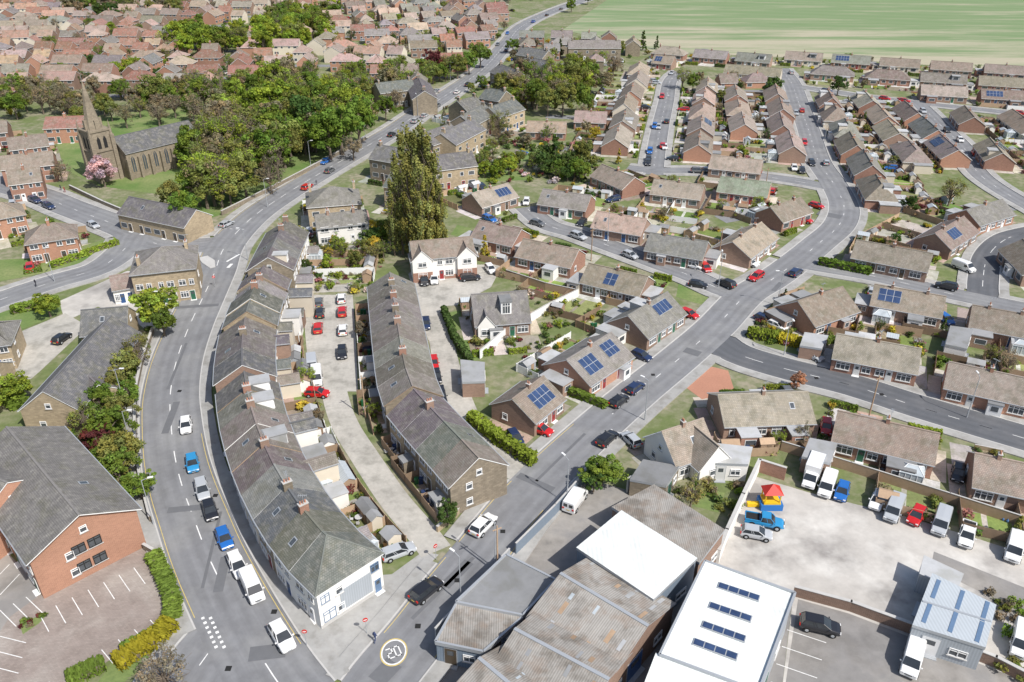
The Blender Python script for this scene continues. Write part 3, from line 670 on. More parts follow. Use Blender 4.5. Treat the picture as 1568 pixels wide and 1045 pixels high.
# ---------------------------------------------------------------- estates auto fill
def polyw(px): return [G(*p) for p in px]
def inkeep(p): return any(inpoly(p,k) for k in KEEP)
STREETS=MB(); ESH=[]
def estate(px,ang,cols,sy=(22,30),two=True,fill=1.0,walls=('brick_red','brick_orange','brick_brown'),wig=6):
    P=polyw(px); d0=Vector((math.cos(ang),math.sin(ang))); n0=rot90(d0)
    us=[p.dot(d0) for p in P]; vs=[p.dot(n0) for p in P]
    v=min(vs); kk=0; ph=R.uniform(0,6)
    while v<max(vs):
        u=min(us)+R.uniform(0,6)
        while u<max(us):
            L=R.choice((7.5,8,11,13,13)); wv=wig*math.sin((u+v*.5)/34+ph); sl_=wig/34*math.cos((u+v*.5)/34+ph)
            c=d0*(u+L/2)+n0*(v+wv+R.uniform(-2,2)); d=(d0+n0*sl_).normalized(); n=rot90(d)
            if inpoly(c,P) and R.random()<fill and not inroad(c,5) and not inkeep(c) and not inb(c,6.5):
                dd=d if R.random()<.72 else n
                house(fpline(c-dd*L/2,c+dd*L/2,R.uniform(7,8.2)),4.9 if two else 2.7,(7.4 if two else 5.3)+R.uniform(-.2,.4),name='semi_detached_house',wall=R.choice(walls),roofc=jit(R.choice(cols),.22),hip=(1,1) if R.random()<.25 else (0,0),storeys=2 if two else 1,lod=.4,chims=(.5,) if R.random()<.6 else ())
                ESH.append((c,dd))
            u+=L+R.uniform(2.5,6)
        if kk%2==0:
            vv=v+sy[1]/2; u=min(us)
            while u<max(us):
                wv=wig*math.sin((u+v*.5)/34+ph); w2=wig*math.sin((u+4+v*.5)/34+ph)
                c=d0*(u+2)+n0*(vv+wv)
                if inpoly(c,P) and not inroad(c,2) and not inkeep(c) and not inb(c,4): 
                    a=d0*u+n0*(vv+wv); b=d0*(u+4)+n0*(vv+w2); q=[a-n0*2.7,b-n0*2.7,b+n0*2.7,a+n0*2.7]; STREETS.poly([(*x,.03) for x in q])
                u+=4
        v+=sy[1] if kk%2==0 else sy[0]; kk+=1
WM=('brick_red','brick_orange','brick_brown','brick_brown','render_cream')
estate([(-40,100),(-40,165),(120,150),(300,150),(395,128),(500,118),(420,100),(330,82),(150,80),(0,85)],.12,(RED,RED,ORG,BRN,PNK,GRY),sy=(16,22))
estate([(330,85),(480,112),(640,112),(640,95),(480,62),(340,60)],-.1,(ORG,TAN,PNK,PNK,BRN),sy=(16,22),walls=('stone_buff','brick_orange','render_cream'))
estate([(-80,85),(260,78),(255,45),(100,20),(-120,25)],.05,(PNK,ORG,PNK,RED,BRN,GRY),sy=(16,22),walls=WM)
estate([(500,70),(700,95),(770,55),(790,20),(640,-5),(510,5)],.25,(RED,BRN,PNK,GRY,TAN),sy=(17,23),walls=WM)
estate([(-200,20),(110,20),(260,44),(400,38),(500,30),(640,-8),(600,-40),(0,-45),(-250,-20)],.0,(PNK,RED,BRN,TAN),sy=(18,24),fill=.85,walls=WM)
estate([(560,100),(700,100),(690,120),(640,160),(560,150)],.2,(BRN,GRY,RED),sy=(18,24))
estate([(780,60),(860,65),(980,75),(940,110),(800,110)],0.05,(GRY,BRN),sy=(18,24),walls=('stone_dark','brick_red'))
estate([(-60,215),(0,200),(60,170),(60,160),(-60,170)],.05,(RED,BRN),sy=(18,24))
estate([(800,185),(925,165),(940,130),(960,130),(925,250),(800,215)],-.1,(BRN,TAN,PNK),two=False,sy=(18,24),wig=2)
estate([(1355,330),(1440,300),(1560,260),(1640,260),(1640,330),(1520,350),(1360,350)],.1,(BRN,TAN,GRY),two=False,sy=(17,24),wig=2)
estate([(1325,335),(1360,335),(1460,280),(1420,270),(1365,300)],.3,(BRN,TAN),two=False,sy=(17,24),wig=2)
estate([(1030,255),(1060,140),(1160,140),(1180,240)],1.45,(TAN,PNK,BRN),two=False,sy=(17,21),wig=2)
estate([(1110,335),(1230,300),(1250,330),(1160,360),(1100,350)],.4,(BRN,TAN),two=False,sy=(17,21),wig=2)
estate([(1025,130),(1050,110),(1200,130),(1170,150),(1060,140)],.05,(TAN,BRN),two=False,sy=(16,20),wig=2)
STREETS.obj('estate_road',['asphalt'])
# ---------------------------------------------------------------- church
def mkchurch():
    A=G(172,212,11.2); B=G(288,186,11.2); 
    r=house(fpline(A,B,11),7.6,11.4,name='stone_church',wall='stone_dark',roofc=(.13,.13,.135),chims=(),gw=False,ov=.2,fasc=1)
    E,c,d,n,L,wd=r; m=MB()
    s=n if n.y<0 else -n
    nb=7
    for k in range(nb+1):
        p=d*(-L/2+L*k/nb)+s*(wd/2+.4); m.box(p,d,.7,.9,0,6.2,0)
        p=d*(-L/2+L*k/nb)-s*(wd/2+.4); m.box(p,d,.7,.9,0,6.2,0)
    for sg in (1,-1):
        for k in range(nb):
            c0=d*(-L/2+L*(k+.5)/nb)+s*sg*(wd/2+.03)
            pts=[(-.6,2),(.6,2),(.6,5.4),(.35,6.1),(0,6.6),(-.35,6.1),(-.6,5.4)]
            q=[(*(c0+d*x),z) for x,z in pts]; m.poly(q,1); 
            for x in (-.7,.7): m.box(c0+d*x,d,.15,.2,1.9,5.6,2)
            m.box(c0,d,.08,.12,2,6.3,2)
    m.obj('buttresses_and_windows',['stone_dark','glass','stone_buff'],parent=E,uv=True)
    E2=empty('church_spire_tower',(0,0,0)); t=G(143,195,15); E2.location=(t.x,t.y,0)
    m=MB(); m.box((0,0),d,6,6,0,14.5,0)
    for sx in (-1,1):
        for sy in (-1,1):
            p=d*sx*3+n*sy*3; m.box(p,d,1.1,1.1,0,13,0); m.cyl((p.x,p.y,13),(p.x,p.y,17.2),.5,.02,6,0)
    m.box((0,0),d,6.5,6.5,14.2,14.7,0,bottom=True)
    for v_,u_ in ((d,n),(n,d),(-d,n),(-n,d)):
        for s_ in (-.9,.9):
            c0=v_*3.03+u_*s_; q=[(*(c0+u_*x),z) for x,z in ((-.5,9.5),(.5,9.5),(.5,12),(0,13),(-.5,12))]; m.poly(q,1)
        m.box(v_*3.1,rot90(v_),6,.3,8.6,8.9,0)
    m.cyl((0,0,14.7),(0,0,28),2.4,.05,8,0)
    for v_ in (d,n,-d,-n):
        p=v_*2.1; m.prism([p-rot90(v_)*.5-v_*.6,p+rot90(v_)*.5-v_*.6,p+rot90(v_)*.5+v_*.4,p-rot90(v_)*.5+v_*.4],14.7,17.3,0)
    m.cyl((0,0,27.9),(0,0,29.2),.05,.05,4,2); m.obj('tower',['stone_dark','rubber','grey_metal'],parent=E2,uv=True)
    BL.append((t.x,t.y,d.x,d.y,3.5,3.5))
mkchurch()
# ---------------------------------------------------------------- industrial buildings
def slab(name,px,zs,wall,roof,par=.0,keep=True):
    P=[G(u,v,z) for (u,v),z in zip(px,zs)]
    ar=sum(P[j].x*P[(j+1)%4].y-P[(j+1)%4].x*P[j].y for j in range(4))
    if ar<0: P=P[::-1]; zs=zs[::-1]
    c=sum(P,Vector((0,0)))/4; Q=[p-c for p in P]; E=empty(name,(c.x,c.y,0))
    m=MB()
    for i in range(4):
        j=(i+1)%4; m.poly([(*Q[i],0),(*Q[j],0),(*Q[j],zs[j]),(*Q[i],zs[i])],0)
    m.obj('walls',[wall],parent=E,uv=True)
    m=MB(); O=[q*1.02 for q in Q]
    m.poly([(*O[i],zs[i]+.15) for i in range(4)],0)
    for i in range(4):
        j=(i+1)%4; m.poly([(*O[i],zs[i]-.25),(*O[j],zs[j]-.25),(*O[j],zs[j]+.151),(*O[i],zs[i]+.151)],1)
        if par: 
            e=(O[j]-O[i]); m.box((O[i]+O[j])/2,e.normalized(),e.length,.25,min(zs)-.1,max(zs)+par,1)
    m.obj('roof',[roof,'grey_metal'],parent=E,uv=True)
    W=(MB(),MB())
    for i in range(4):
        a,b=Q[i],Q[(i+1)%4]; LL=(b-a).length
        if LL>5 and R.random()<.8: feat(W,a,b,LL*.3,.05,min(3,LL*.25),min(2.6,min(zs)-.5),'door'); 
        if LL>5: feat(W,a,b,LL*.7,1.1,min(2,LL*.25),1.0)
    W[0].obj('windows',['white_frame','glass','kerb'],parent=E); W[1].obj('door',['door_paint','grey_metal','glass'],parent=E,color=R.choice(DOORC))
    d=(Q[1]-Q[0]).normalized(); BL.append((c.x,c.y,d.x,d.y,(Q[1]-Q[0]).length/2,(Q[2]-Q[1]).length/2))
    return E,Q,zs,c
slab('workshop_unit',[(952,784),(1066,856),(1000,918),(884,840)],[5.4,5.4,5.2,5.2],'cladding_blue','sheet_white')
slab('workshop_unit',[(1002,744),(1108,812),(1070,862),(938,778)],[4.6,4.6,4.3,4.3],'brick_brown','corrugated_grey')
E,Q,zs,c=slab('warehouse_unit',[(1080,862),(1215,912),(1160,1060),(1012,1003)],[6.2,6.0,6.0,6.2],'cladding_grey','sheet_white',par=.25)
m=MB()
cand=[G(u,v,6.3)-c for u,v in ((1131,907),(1118,938),(1108,968),(1095,995))]
ex=(G(1160,917,6.3)-G(1103,898,6.3)).normalized()
for q in cand:
    m.box(q,ex,4.6,.95,6.2,6.42,1); 
    for k in range(4): m.box(q+ex*(-1.7+k*1.13),ex,1.0,.75,6.42,6.46,0)
m.obj('rooflights',['solar_cell','grey_metal'],parent=E)
slab('warehouse_unit',[(1005,1003),(1150,1062),(1130,1160),(960,1120)],[6,6,6,6],'cladding_grey','sheet_white')
def gable(name,a,b,w_,eave,ridge,wall='brick_brown',col=None):
    A,B_=G(*a,ridge),G(*b,ridge); fp=fpline(A,B_,w_); c=(A+B_)/2; P=[p-c for p in fp]; E=empty(name,(c.x,c.y,0)); m=MB()
    d=(B_-A).normalized(); n=Vector((d.y,-d.x)); BL.append((c.x,c.y,d.x,d.y,(B_-A).length/2,w_/2))
    for i in range(4): j=(i+1)%4; m.poly([(*P[i],0),(*P[j],0),(*P[j],eave),(*P[i],eave)],0)
    ra,rb=A-c,B_-c; m.poly([(*P[1],eave),(*P[2],eave),(*rb,ridge)],0); m.poly([(*P[3],eave),(*P[0],eave),(*ra,ridge)],0); m.obj('walls',[wall],parent=E,uv=True)
    m=MB(); k=(ridge-eave)/(w_/2)
    for s,(i,j) in ((1,(0,1)),(-1,(2,3))):
        ns=n*s*.3; x,y=P[i]+ns-(d*.2*s),P[j]+ns+(d*.2*s); rr=(rb+d*.2,ra-d*.2) if s>0 else (ra-d*.2,rb+d*.2)
        top=[(*x,eave-.3*k+.1),(*y,eave-.3*k+.1),(*rr[0],ridge+.1),(*rr[1],ridge+.1)]; m.poly(top,0); m.poly([(p[0],p[1],p[2]-.09) for p in top[::-1]],1)
        for f in (.1,.22,.34,.5,.62,.74,.88):
            for g in (.08,.38,.68):
                if R.random()<.35:
                    t0=Vector(top[0]);t1=Vector(top[1]);t2=Vector(top[2]);t3=Vector(top[3]); gg=R.uniform(.12,.26); ff=R.uniform(.03,.05)
                    P_=lambda u,v:(t0*(1-u)+t1*u)*(1-v)+(t3*(1-u)+t2*u)*v+Vector((0,0,.02))
                    m.poly([P_(f,g),P_(f+ff,g),P_(f+ff,g+gg),P_(f,g+gg)],R.choice((2,3,3,4)))
    m.box((0,0),d,(B_-A).length+.4,.4,ridge+.04,ridge+.16,1)
    m.obj('roof',['corrugated_grey','grey_metal','conservatory_glass','lead_flat','timber'],parent=E,uv=True)
    W=(MB(),MB())
    for i in (1,3): a_,b__=P[i],P[(i+1)%4]; feat(W,a_,b__,w_*.35,.05,2.8,2.8,'door'); feat(W,a_,b__,w_*.75,1.1,1.6,1.1)
    W[0].obj('windows',['white_frame','glass','kerb'],parent=E); W[1].obj('door',['door_paint','grey_metal','glass'],parent=E,color=(.05,.12,.3))
    return E
gable('old_workshop',(860,880),(990,958),12,4.4,6.2)
gable('old_workshop',(790,965),(930,1040),11,4.2,5.8)
gable('old_workshop',(735,1010),(830,1090),10,4.0,5.4)
slab('old_workshop',[(775,852),(850,890),(800,945),(700,925)],[3.4,3.4,3.2,3.2],'brick_brown','lead_flat',par=.3)
slab('old_workshop',[(700,925),(800,945),(740,1000),(668,985)],[3.2,3.2,3.,3.],'cladding_blue','corrugated_grey',par=.2)
slab('flat_roofed_extension',[(1095,680),(1152,686),(1145,712),(1088,710)],[3,3,3,3],'render_white','lead_flat')
slab('flat_roofed_garage',[(985,705),(1040,715),(1020,745),(965,735)],[2.8,2.8,2.8,2.8],'stone_dark','lead_flat')
slab('flat_roofed_garage',[(1240,672),(1282,680),(1270,710),(1228,700)],[2.7]*4,'brick_brown','lead_flat')
slab('flat_roofed_garage',[(1455,500),(1490,505),(1480,535),(1448,528)],[2.7]*4,'render_white','lead_flat')
slab('flat_roofed_garage',[(1232,510),(1268,515),(1258,535),(1225,530)],[2.7]*4,'brick_brown','lead_flat')
E,Q,zs,c=slab('portable_office_unit',[(1428,880),(1524,928),(1508,992),(1398,958)],[3.6]*4,'cladding_grey','sheet_grey')
m=MB(); ex=(Q[1]-Q[0]).normalized(); ey=(Q[3]-Q[0]).normalized(); LX=(Q[1]-Q[0]).length
for s in (.12,.5,.88): 
    for t in (.27,.75): m.box((Q[0]*(1-s)+Q[1]*s)*(1-t)+(Q[3]*(1-s)+Q[2]*s)*t,ey,(Q[3]-Q[0]).length*.36,.45,3.74,3.80,0)
m.box((Q[0]+Q[1]+Q[2]+Q[3])/4,ex,LX*.98,.25,3.73,3.83,1); m.obj('blue_skylight_strips',['slate_blue_strip','grey_metal'],parent=E)
slab('shipping_container',[(1415,852),(1475,880),(1465,905),(1408,880)],[2.8]*4,'cladding_grey','lead_flat')
slab('garden_building',[(705,552),(742,556),(742,585),(708,586)],[3]*4,'brick_brown','lead_flat')
# ---------------------------------------------------------------- trees
def leafarr(cent,rad,nper,size,rs,flat=.8,tone=.3):
    V=[];C=[]
    for (c,r) in zip(cent,rad):
        dirs=rs.normal(size=(nper,3)); dirs/=np.linalg.norm(dirs,axis=1)[:,None]
        pos=c+dirs*np.array([1,1,flat])*r*(rs.uniform(.35,1.,(nper,1))**.6)
        nrm=dirs+rs.normal(scale=.55,size=(nper,3))+np.array([0,0,.35]); nrm/=np.linalg.norm(nrm,axis=1)[:,None]
        a=np.cross(nrm,rs.normal(size=(nper,3))); a/=np.linalg.norm(a,axis=1)[:,None]; b=np.cross(nrm,a)
        s=size*rs.uniform(.6,1.35,(nper,1)); a*=s*.5; b*=s*.5*rs.uniform(.6,1,(nper,1))
        V.append(np.stack([pos-a-b,pos+a-b*.7,pos+a*.8+b,pos-a*.9+b*.8],1))
        t=rs.uniform(1-tone,1+tone); hue=rs.uniform(-.12,.12)
        tc=t*rs.uniform(.8,1.2,(nper,1)); col=np.concatenate([tc*(1+hue),tc,tc*(1-hue)],1); C.append(np.repeat(col[:,None,:],4,1))
    return np.concatenate(V),np.concatenate(C)
def finish(name,V,C,mb):
    nv=len(mb.v); nf=len(mb.f); lv=V.reshape(-1,3)
    verts=list(mb.v)+[tuple(x) for x in lv.tolist()]
    faces=list(mb.f)+[(nv+4*i,nv+4*i+1,nv+4*i+2,nv+4*i+3) for i in range(len(V))]
    me=bpy.data.meshes.new(name); me.from_pydata(verts,[],faces)
    me.materials.append(MATS['bark']); me.materials.append(MATS['leaves'])
    me.polygons.foreach_set('material_index',[0]*nf+[1]*len(V))
    nl=sum(len(f) for f in mb.f); cc=np.ones((nl+len(V)*4,4),dtype=np.float32); cc[nl:,:3]=C.reshape(-1,3)
    ca=me.color_attributes.new('Col','FLOAT_COLOR','CORNER'); ca.data.foreach_set('color',cc.ravel()); return me
def treemesh(kind,seed):
    rs=np.random.RandomState(seed); mb=MB(); h=10.
    if kind in('round','bare'):
        nc=52 if kind=='round' else 40; cent=[];rad=[]
        ph=rs.uniform(0,6.28,4)
        while len(cent)<nc:
            d=rs.normal(size=3); d/=np.linalg.norm(d); rr=rs.uniform(.25,1)**.5
            if d[2]<-.75: continue
            az=math.atan2(d[1],d[0]); k=1+.16*math.sin(2*az+ph[0])+.12*math.sin(3*az+ph[1])+.1*math.sin(5*d[2]+ph[2])
            cent.append(np.array([d[0]*3.9*k*rr,d[1]*3.9*k*rr,6.0+d[2]*3.7*k*rr])); rad.append(rs.uniform(.6,1.35)*(1.0 if kind=='round' else .9))
        V,C=leafarr(cent,rad,80 if kind=='round' else 40,.38 if kind=='round' else .27,rs)
        mb.cyl((0,0,0),(.1,0,2.2),.34,.26,7,0,False); mb.cyl((.1,0,2.2),(0,.1,5.5),.26,.14,6,0,False); mb.cyl((0,.1,5.5),(0,0,8.6),.14,.04,5,0,False)
        nl=12 if kind=='round' else 34
        for c in cent[:nl]:
            z0=rs.uniform(2,5.5); mid=(c*np.array([.5,.5,0])+np.array([0,0,z0+(c[2]-z0)*.6])); mb.cyl((0,0,z0),mid,.13,.08,5,0,False); mb.cyl(mid,c,.08,.03,4,0,False)
            if kind=='bare':
                for q in range(4):
                    e=c+rs.normal(size=3)*.9; mb.cyl(mid*.4+c*.6,e,.05,.02,3,0,False)
    elif kind=='poplar':
        cent=[];rad=[]
        for i in range(64):
            z=rs.uniform(.9,9.7); k=.95*min(1,(z-.1)/1.6)*(1-max(0,(z-5.5)/5.0)); a=rs.uniform(0,6.28); q=rs.uniform(.1,1)*k
            cent.append(np.array([q*math.cos(a),q*math.sin(a),z])); rad.append(rs.uniform(.18,.36))
        V,C=leafarr(cent,rad,52,.15,rs,flat=2.2)
        mb.cyl((0,0,0),(0,0,9.3),.14,.03,6,0,False)
        for i in range(30):
            z=rs.uniform(.6,7); a=rs.uniform(0,6.28); mb.cyl((0,0,z),(.7*math.cos(a),.7*math.sin(a),z+2),.04,.015,4,0,False)
    elif kind=='conifer':
        cent=[];rad=[]
        for i in range(60):
            z=rs.uniform(.8,9.6); k=2.3*(1-z/10.2)+.15; a=rs.uniform(0,6.28); q=rs.uniform(.4,1)*k
            cent.append(np.array([q*math.cos(a),q*math.sin(a),z])); rad.append(.35+.25*k/2)
        V,C=leafarr(cent,rad,50,.28,rs,flat=.8); mb.cyl((0,0,0),(0,0,9.5),.22,.03,6,0,False)
    elif kind=='shrub':
        cent=[];rad=[]
        for i in range(9):
            a=rs.uniform(0,6.28); q=rs.uniform(0,.62); cent.append(np.array([q*math.cos(a),q*math.sin(a),rs.uniform(.3,.95)])); rad.append(rs.uniform(.25,.45))
        V,C=leafarr(cent,rad,26,.2,rs)
        for c in cent[:5]: mb.cyl((0,0,0),c,.04,.015,4,0,False)
    elif kind=='hedge':
        n=900; pos=[];nn=[]
        for i in range(n):
            f=rs.randint(0,5); x=rs.uniform(-.5,.5)*5; z=rs.uniform(0,1)*1.2; y=rs.uniform(-.4,.4)
            if f<2: p=(x,(-.4,.4)[f],z); d=(0,(-1,1)[f],0)
            elif f<4: p=(x,y,1.2+.06*math.sin(x*3)); d=(0,0,1)
            else: sx=rs.choice([-1,1]); p=(2.5*sx,y,z); d=(sx,0,0)
            pos.append(np.array(p)+rs.normal(scale=.07,size=3)); nn.append(d)
        pos=np.array(pos); nn=np.array(nn,float)+rs.normal(scale=.5,size=(n,3)); nn/=np.linalg.norm(nn,axis=1)[:,None]
        a=np.cross(nn,rs.normal(size=(n,3))); a/=np.linalg.norm(a,axis=1)[:,None]; b=np.cross(nn,a); s=rs.uniform(.08,.16,(n,1)); a=a*s;b=b*s
        V=np.stack([pos-a-b,pos+a-b,pos+a+b,pos-a+b],1); c=rs.uniform(.65,1.3,(n,1,1)); C=np.repeat(np.repeat(c,4,1),3,2)
        mb.box((0,0),Vector((1,0)),4.8,.65,0,1.1,0)
    return finish(kind+'_mesh',V,C,mb)
TM={'round':[treemesh('round',i) for i in range(6)],'bare':[treemesh('bare',20+i) for i in range(3)],'poplar':[treemesh('poplar',30+i) for i in range(3)],
 'conifer':[treemesh('conifer',40+i) for i in range(2)],'shrub':[treemesh('shrub',50+i) for i in range(5)],'hedge':[treemesh('hedge',60+i) for i in range(3)]}
GR=(.17,.245,.045); GD=(.09,.14,.04); OL=(.23,.245,.07); YG=(.27,.34,.05); BR_=(.28,.235,.145); DR=(.16,.05,.05); PK=(.62,.42,.45); YE=(.52,.41,.06)
TREES=[]
def tree(u,v,h,col,kind='round',wid=1.0,nm=None,world=None):
    p=world if world is not None else G(u,v,h*.55)
    s=h/10; rn=R.uniform(.9,1.1)
    nm=nm or {'round':'broadleaf_tree','bare':'budding_tree','poplar':'lombardy_poplar_tree','conifer':'conifer_tree'}[kind]
    inst(nm,R.choice(TM[kind]),p.x,p.y,0,(s*wid*rn,s*wid*R.uniform(.9,1.1),s),R.uniform(0,6.28),jit(col,.12)); TREES.append((p.x,p.y,s*4*wid))
def shrub(x,y,s,col,nm='garden_shrub'):
    inst(nm,R.choice(TM['shrub']),x,y,0,(s*R.uniform(.8,1.2),s*R.uniform(.8,1.2),s*R.uniform(.7,1.1)),R.uniform(0,6.28),jit(col,.2))
def hedge(a,b,h=1.2,w_=.8,col=GR,nm='garden_hedge'):
    d=b-a; L=d.length; n_=max(1,int(L/6))
    if n_>1:
        for i in range(n_): hedge(a+d*i/n_,a+d*(i+1)/n_,h*R.uniform(.93,1.07),w_*R.uniform(.9,1.1),col,nm)
        return
    c=(a+b)/2; inst(nm,R.choice(TM['hedge']),c.x,c.y,0,(L/4.9,w_/.8,h/1.2),math.atan2(d.y,d.x),jit(col,.12))
for t in [(293,225,13,GR),(303,262,11,YG),(300,285,10,GR),(400,232,15,BR_,'bare'),(362,238,14,OL),(432,222,13,OL),(472,185,18,GD),(455,160,16,GR),(420,160,17,YG),(392,165,15,YG),(530,160,17,YG),
 (548,185,16,GR),(502,205,15,GR),(520,190,18,GR),(372,268,12,OL),(350,290,9,OL),(412,268,10,BR_,'bare'),(322,190,13,BR_,'bare'),(440,200,15,GR),(345,215,14,BR_,'bare'),(385,200,15,OL),(480,150,16,GR),(510,150,15,GR),
 (325,240,12,OL,'bare'),(350,170,14,OL),(300,165,12,BR_,'bare'),(560,165,12,GR),(540,225,8,BR_,'bare'),(590,165,9,GR),(605,150,8,BR_,'bare'),
 (155,262,8.5,PK,'round',1.15,'pink_cherry_tree'),(92,262,6,BR_,'bare'),(60,150,11,BR_,'bare'),(95,150,11,BR_,'bare'),(20,160,10,GR),(190,175,9,BR_,'bare'),(240,172,9,BR_,'bare'),(265,160,9,BR_,'bare'),
 (850,232,12,GD,'conifer',1.2),(838,240,8,GD),(892,238,10,OL,'round'),(870,250,7,GD),(880,122,14,OL),(850,140,12,BR_,'bare'),(822,142,12,GR),(905,118,12,GR),(862,150,12,OL),(895,150,11,GR),(770,128,10,OL),(785,150,8,GR),
 (665,92,12,DR,'round',1,'copper_beech_tree'),(700,100,11,OL),(735,82,12,GR),(718,95,10,GR),(858,72,9,GD,'conifer'),(985,60,10,GD,'conifer'),(1006,64,7,GD,'conifer'),
 (1046,118,9,OL,'bare'),(1062,125,7,GR),(765,188,9,OL,'bare'),(742,258,5,YG),(565,346,4,YE),(742,376,6,YE,'conifer'),(948,238,5,YE,'conifer'),(910,205,5,YE),(1185,132,8,GD),(940,100,10,BR_,'bare'),
 (236,470,9,YG,'round'),(246,488,7,GR),(208,536,7.5,OL,'bare'),(190,560,6,OL),(165,590,6,OL),(195,600,5,GR),(150,612,6,GR),(183,628,5.5,OL),(128,640,6,OL,'bare'),(165,655,7,GR),(148,678,6,DR),(188,690,7,OL),(180,720,6,GR),(212,742,5,GR),
 (18,597,6,YG,'round',1.1),(72,467,5,YG,'round',1.3),(1222,584,3.5,(.6,.33,.2)),(922,722,5,GR,'round',1.5),(910,735,4,GD),(1458,292,8,OL,'bare'),(1285,130,8,GD),
 (685,785,4,GD),(1060,755,5,(.3,.28,.1),'bare'),(470,410,4,GD),(570,362,5,GD,'round',1.3),(545,395,4,OL),(280,320,10,GR),(262,300,9,OL),(250,1035,5,BR_,'bare',1.6),(1230,665,4,BR_,'bare'),(1520,540,4,OL,'bare')]:
    tree(*t)
PO=(.27,.27,.085)
for (u,v,h) in ((608,300,24),(618,285,27),(628,275,29),(638,280,28),(648,275,29),(658,288,27),(668,300,24),(612,318,21),(626,312,24),(642,312,25),(656,318,22),(600,330,18),(634,330,20),(672,325,18)): tree(u,v,h,PO,'poplar')
tree(668,330,9,YE,'conifer')
def wood(px,n_,h0,h1,cols,kinds=('round','round','bare')):
    P=polyw(px); xs=[p.x for p in P]; ys=[p.y for p in P]; k=0
    for _ in range(n_*6):
        p=Vector((R.uniform(min(xs),max(xs)),R.uniform(min(ys),max(ys))))
        if inpoly(p,P) and not inroad(p,1.5) and not inb(p,2.5):
            tree(0,0,R.uniform(h0,h1),R.choice(cols),R.choice(kinds),world=p); k+=1
            if k>=n_: break
wood([(290,260),(330,215),(420,185),(560,180),(570,215),(480,258),(440,290),(350,325),(300,320)],66,10,16,(GR,OL,YG,BR_,OL))
wood([(390,135),(520,122),(620,118),(620,140),(570,170),(400,178),(300,180),(200,165),(300,155)],60,8,14,(GR,OL,BR_,YG))
wood([(250,75),(500,48),(520,70),(400,90),(280,92)],60,9,14,(GR,OL,YG,YG))
wood([(95,8),(270,8),(275,35),(110,38)],60,9,13,(GR,GD,OL,BR_))
wood([(380,30),(520,15),(520,45),(400,58)],40,8,12,(GR,YG,OL))
wood([(0,135),(280,150),(300,190),(170,200),(100,190),(0,175)],45,6,10,(BR_,OL,GR))
wood([(790,120),(915,112),(925,175),(790,185)],28,8,13,(GR,OL,BR_,YG))
wood([(640,118),(720,105),(700,128),(650,150)],12,6,10,(GR,OL))
wood([(-100,-20),(900,-20),(900,5),(-100,8)],110,9,13,(GR,GD,OL))
wood([(870,22),(900,8),(960,-10),(900,-20),(880,-10)],16,7,11,(GR,GD,BR_))
wood([(600,215),(640,200),(760,130),(770,120),(700,140),(610,190)],16,4,8,(GR,OL,BR_))
wood([(110,620),(170,560),(230,500),(250,515),(212,610),(222,760),(190,750),(105,690)],44,2.5,5,(GR,OL,YG,GD),('round','bare'))
wood([(550,330),(600,360),(590,400),(470,420),(450,380),(500,360)],22,2.5,5,(GR,OL,YG,YE))
wood([(720,225),(800,215),(830,270),(700,275)],22,3,6,(GR,OL,YG,BR_))
wood([(820,265),(910,260),(915,285),(830,280)],10,4,7,(GR,GD))
for (c,dd) in ESH:
    for q in range(4 if c.y<480 else 2):
        a=R.uniform(0,6.28); r_=R.uniform(6,12); p=c+Vector((math.cos(a),math.sin(a)))*r_
        if not inb(p,1) and not inroad(p): 
            if R.random()<.45: shrub(p.x,p.y,R.uniform(1.2,2.4),R.choice((GR,GD,OL,BR_,YE)))
            else: tree(0,0,R.uniform(3,8),R.choice((GR,GD,OL,BR_,YG)),R.choice(('round','bare')),world=p)
# ---------------------------------------------------------------- garden plots
GP=MB()
LAWN=[(.17,.24,.06),(.19,.26,.075),(.23,.26,.10),(.14,.21,.055),(.20,.22,.09)]
PAT=[(.46,.43,.37),(.38,.37,.34),(.50,.44,.37),(.42,.31,.25),(.54,.52,.48),(.30,.26,.22)]
SOIL=[(.17,.125,.085),(.22,.17,.12),(.27,.22,.16),(.14,.14,.06)]
SHC=[GR,GR,GD,GD,OL,OL,YG,BR_,BR_,YE,DR,(.55,.5,.47),(.4,.18,.18)]
PI=[0]
def clear(p,idx,m=.4):
    return not inroad(p,.2) and not inb(p,m,idx) and not inkeep(p)
def patch(o,u,v,x0,x1,y0,y1,col,z):
    q=[o+u*x0+v*y0,o+u*x1+v*y0,o+u*x1+v*y1,o+u*x0+v*y1]
    ar=(q[1]-q[0]).cross(q[3]-q[0])
    if ar<0: q=q[::-1]
    GP.poly([(*p,z) for p in q],0,jit(col,.15))
def fence(m,a,b,h=1.6,k=0):
    e=b-a
    if e.length<.6: return
    L=e.length; e.normalize(); m.box((a+b)/2,e,L,.05,.05,h,k); n_=max(1,int(L/1.9))
    for i in range(n_+1): m.box(a+e*L*i/n_+rot90(e)*.04,e,.1,.12,0,h+.1,k)
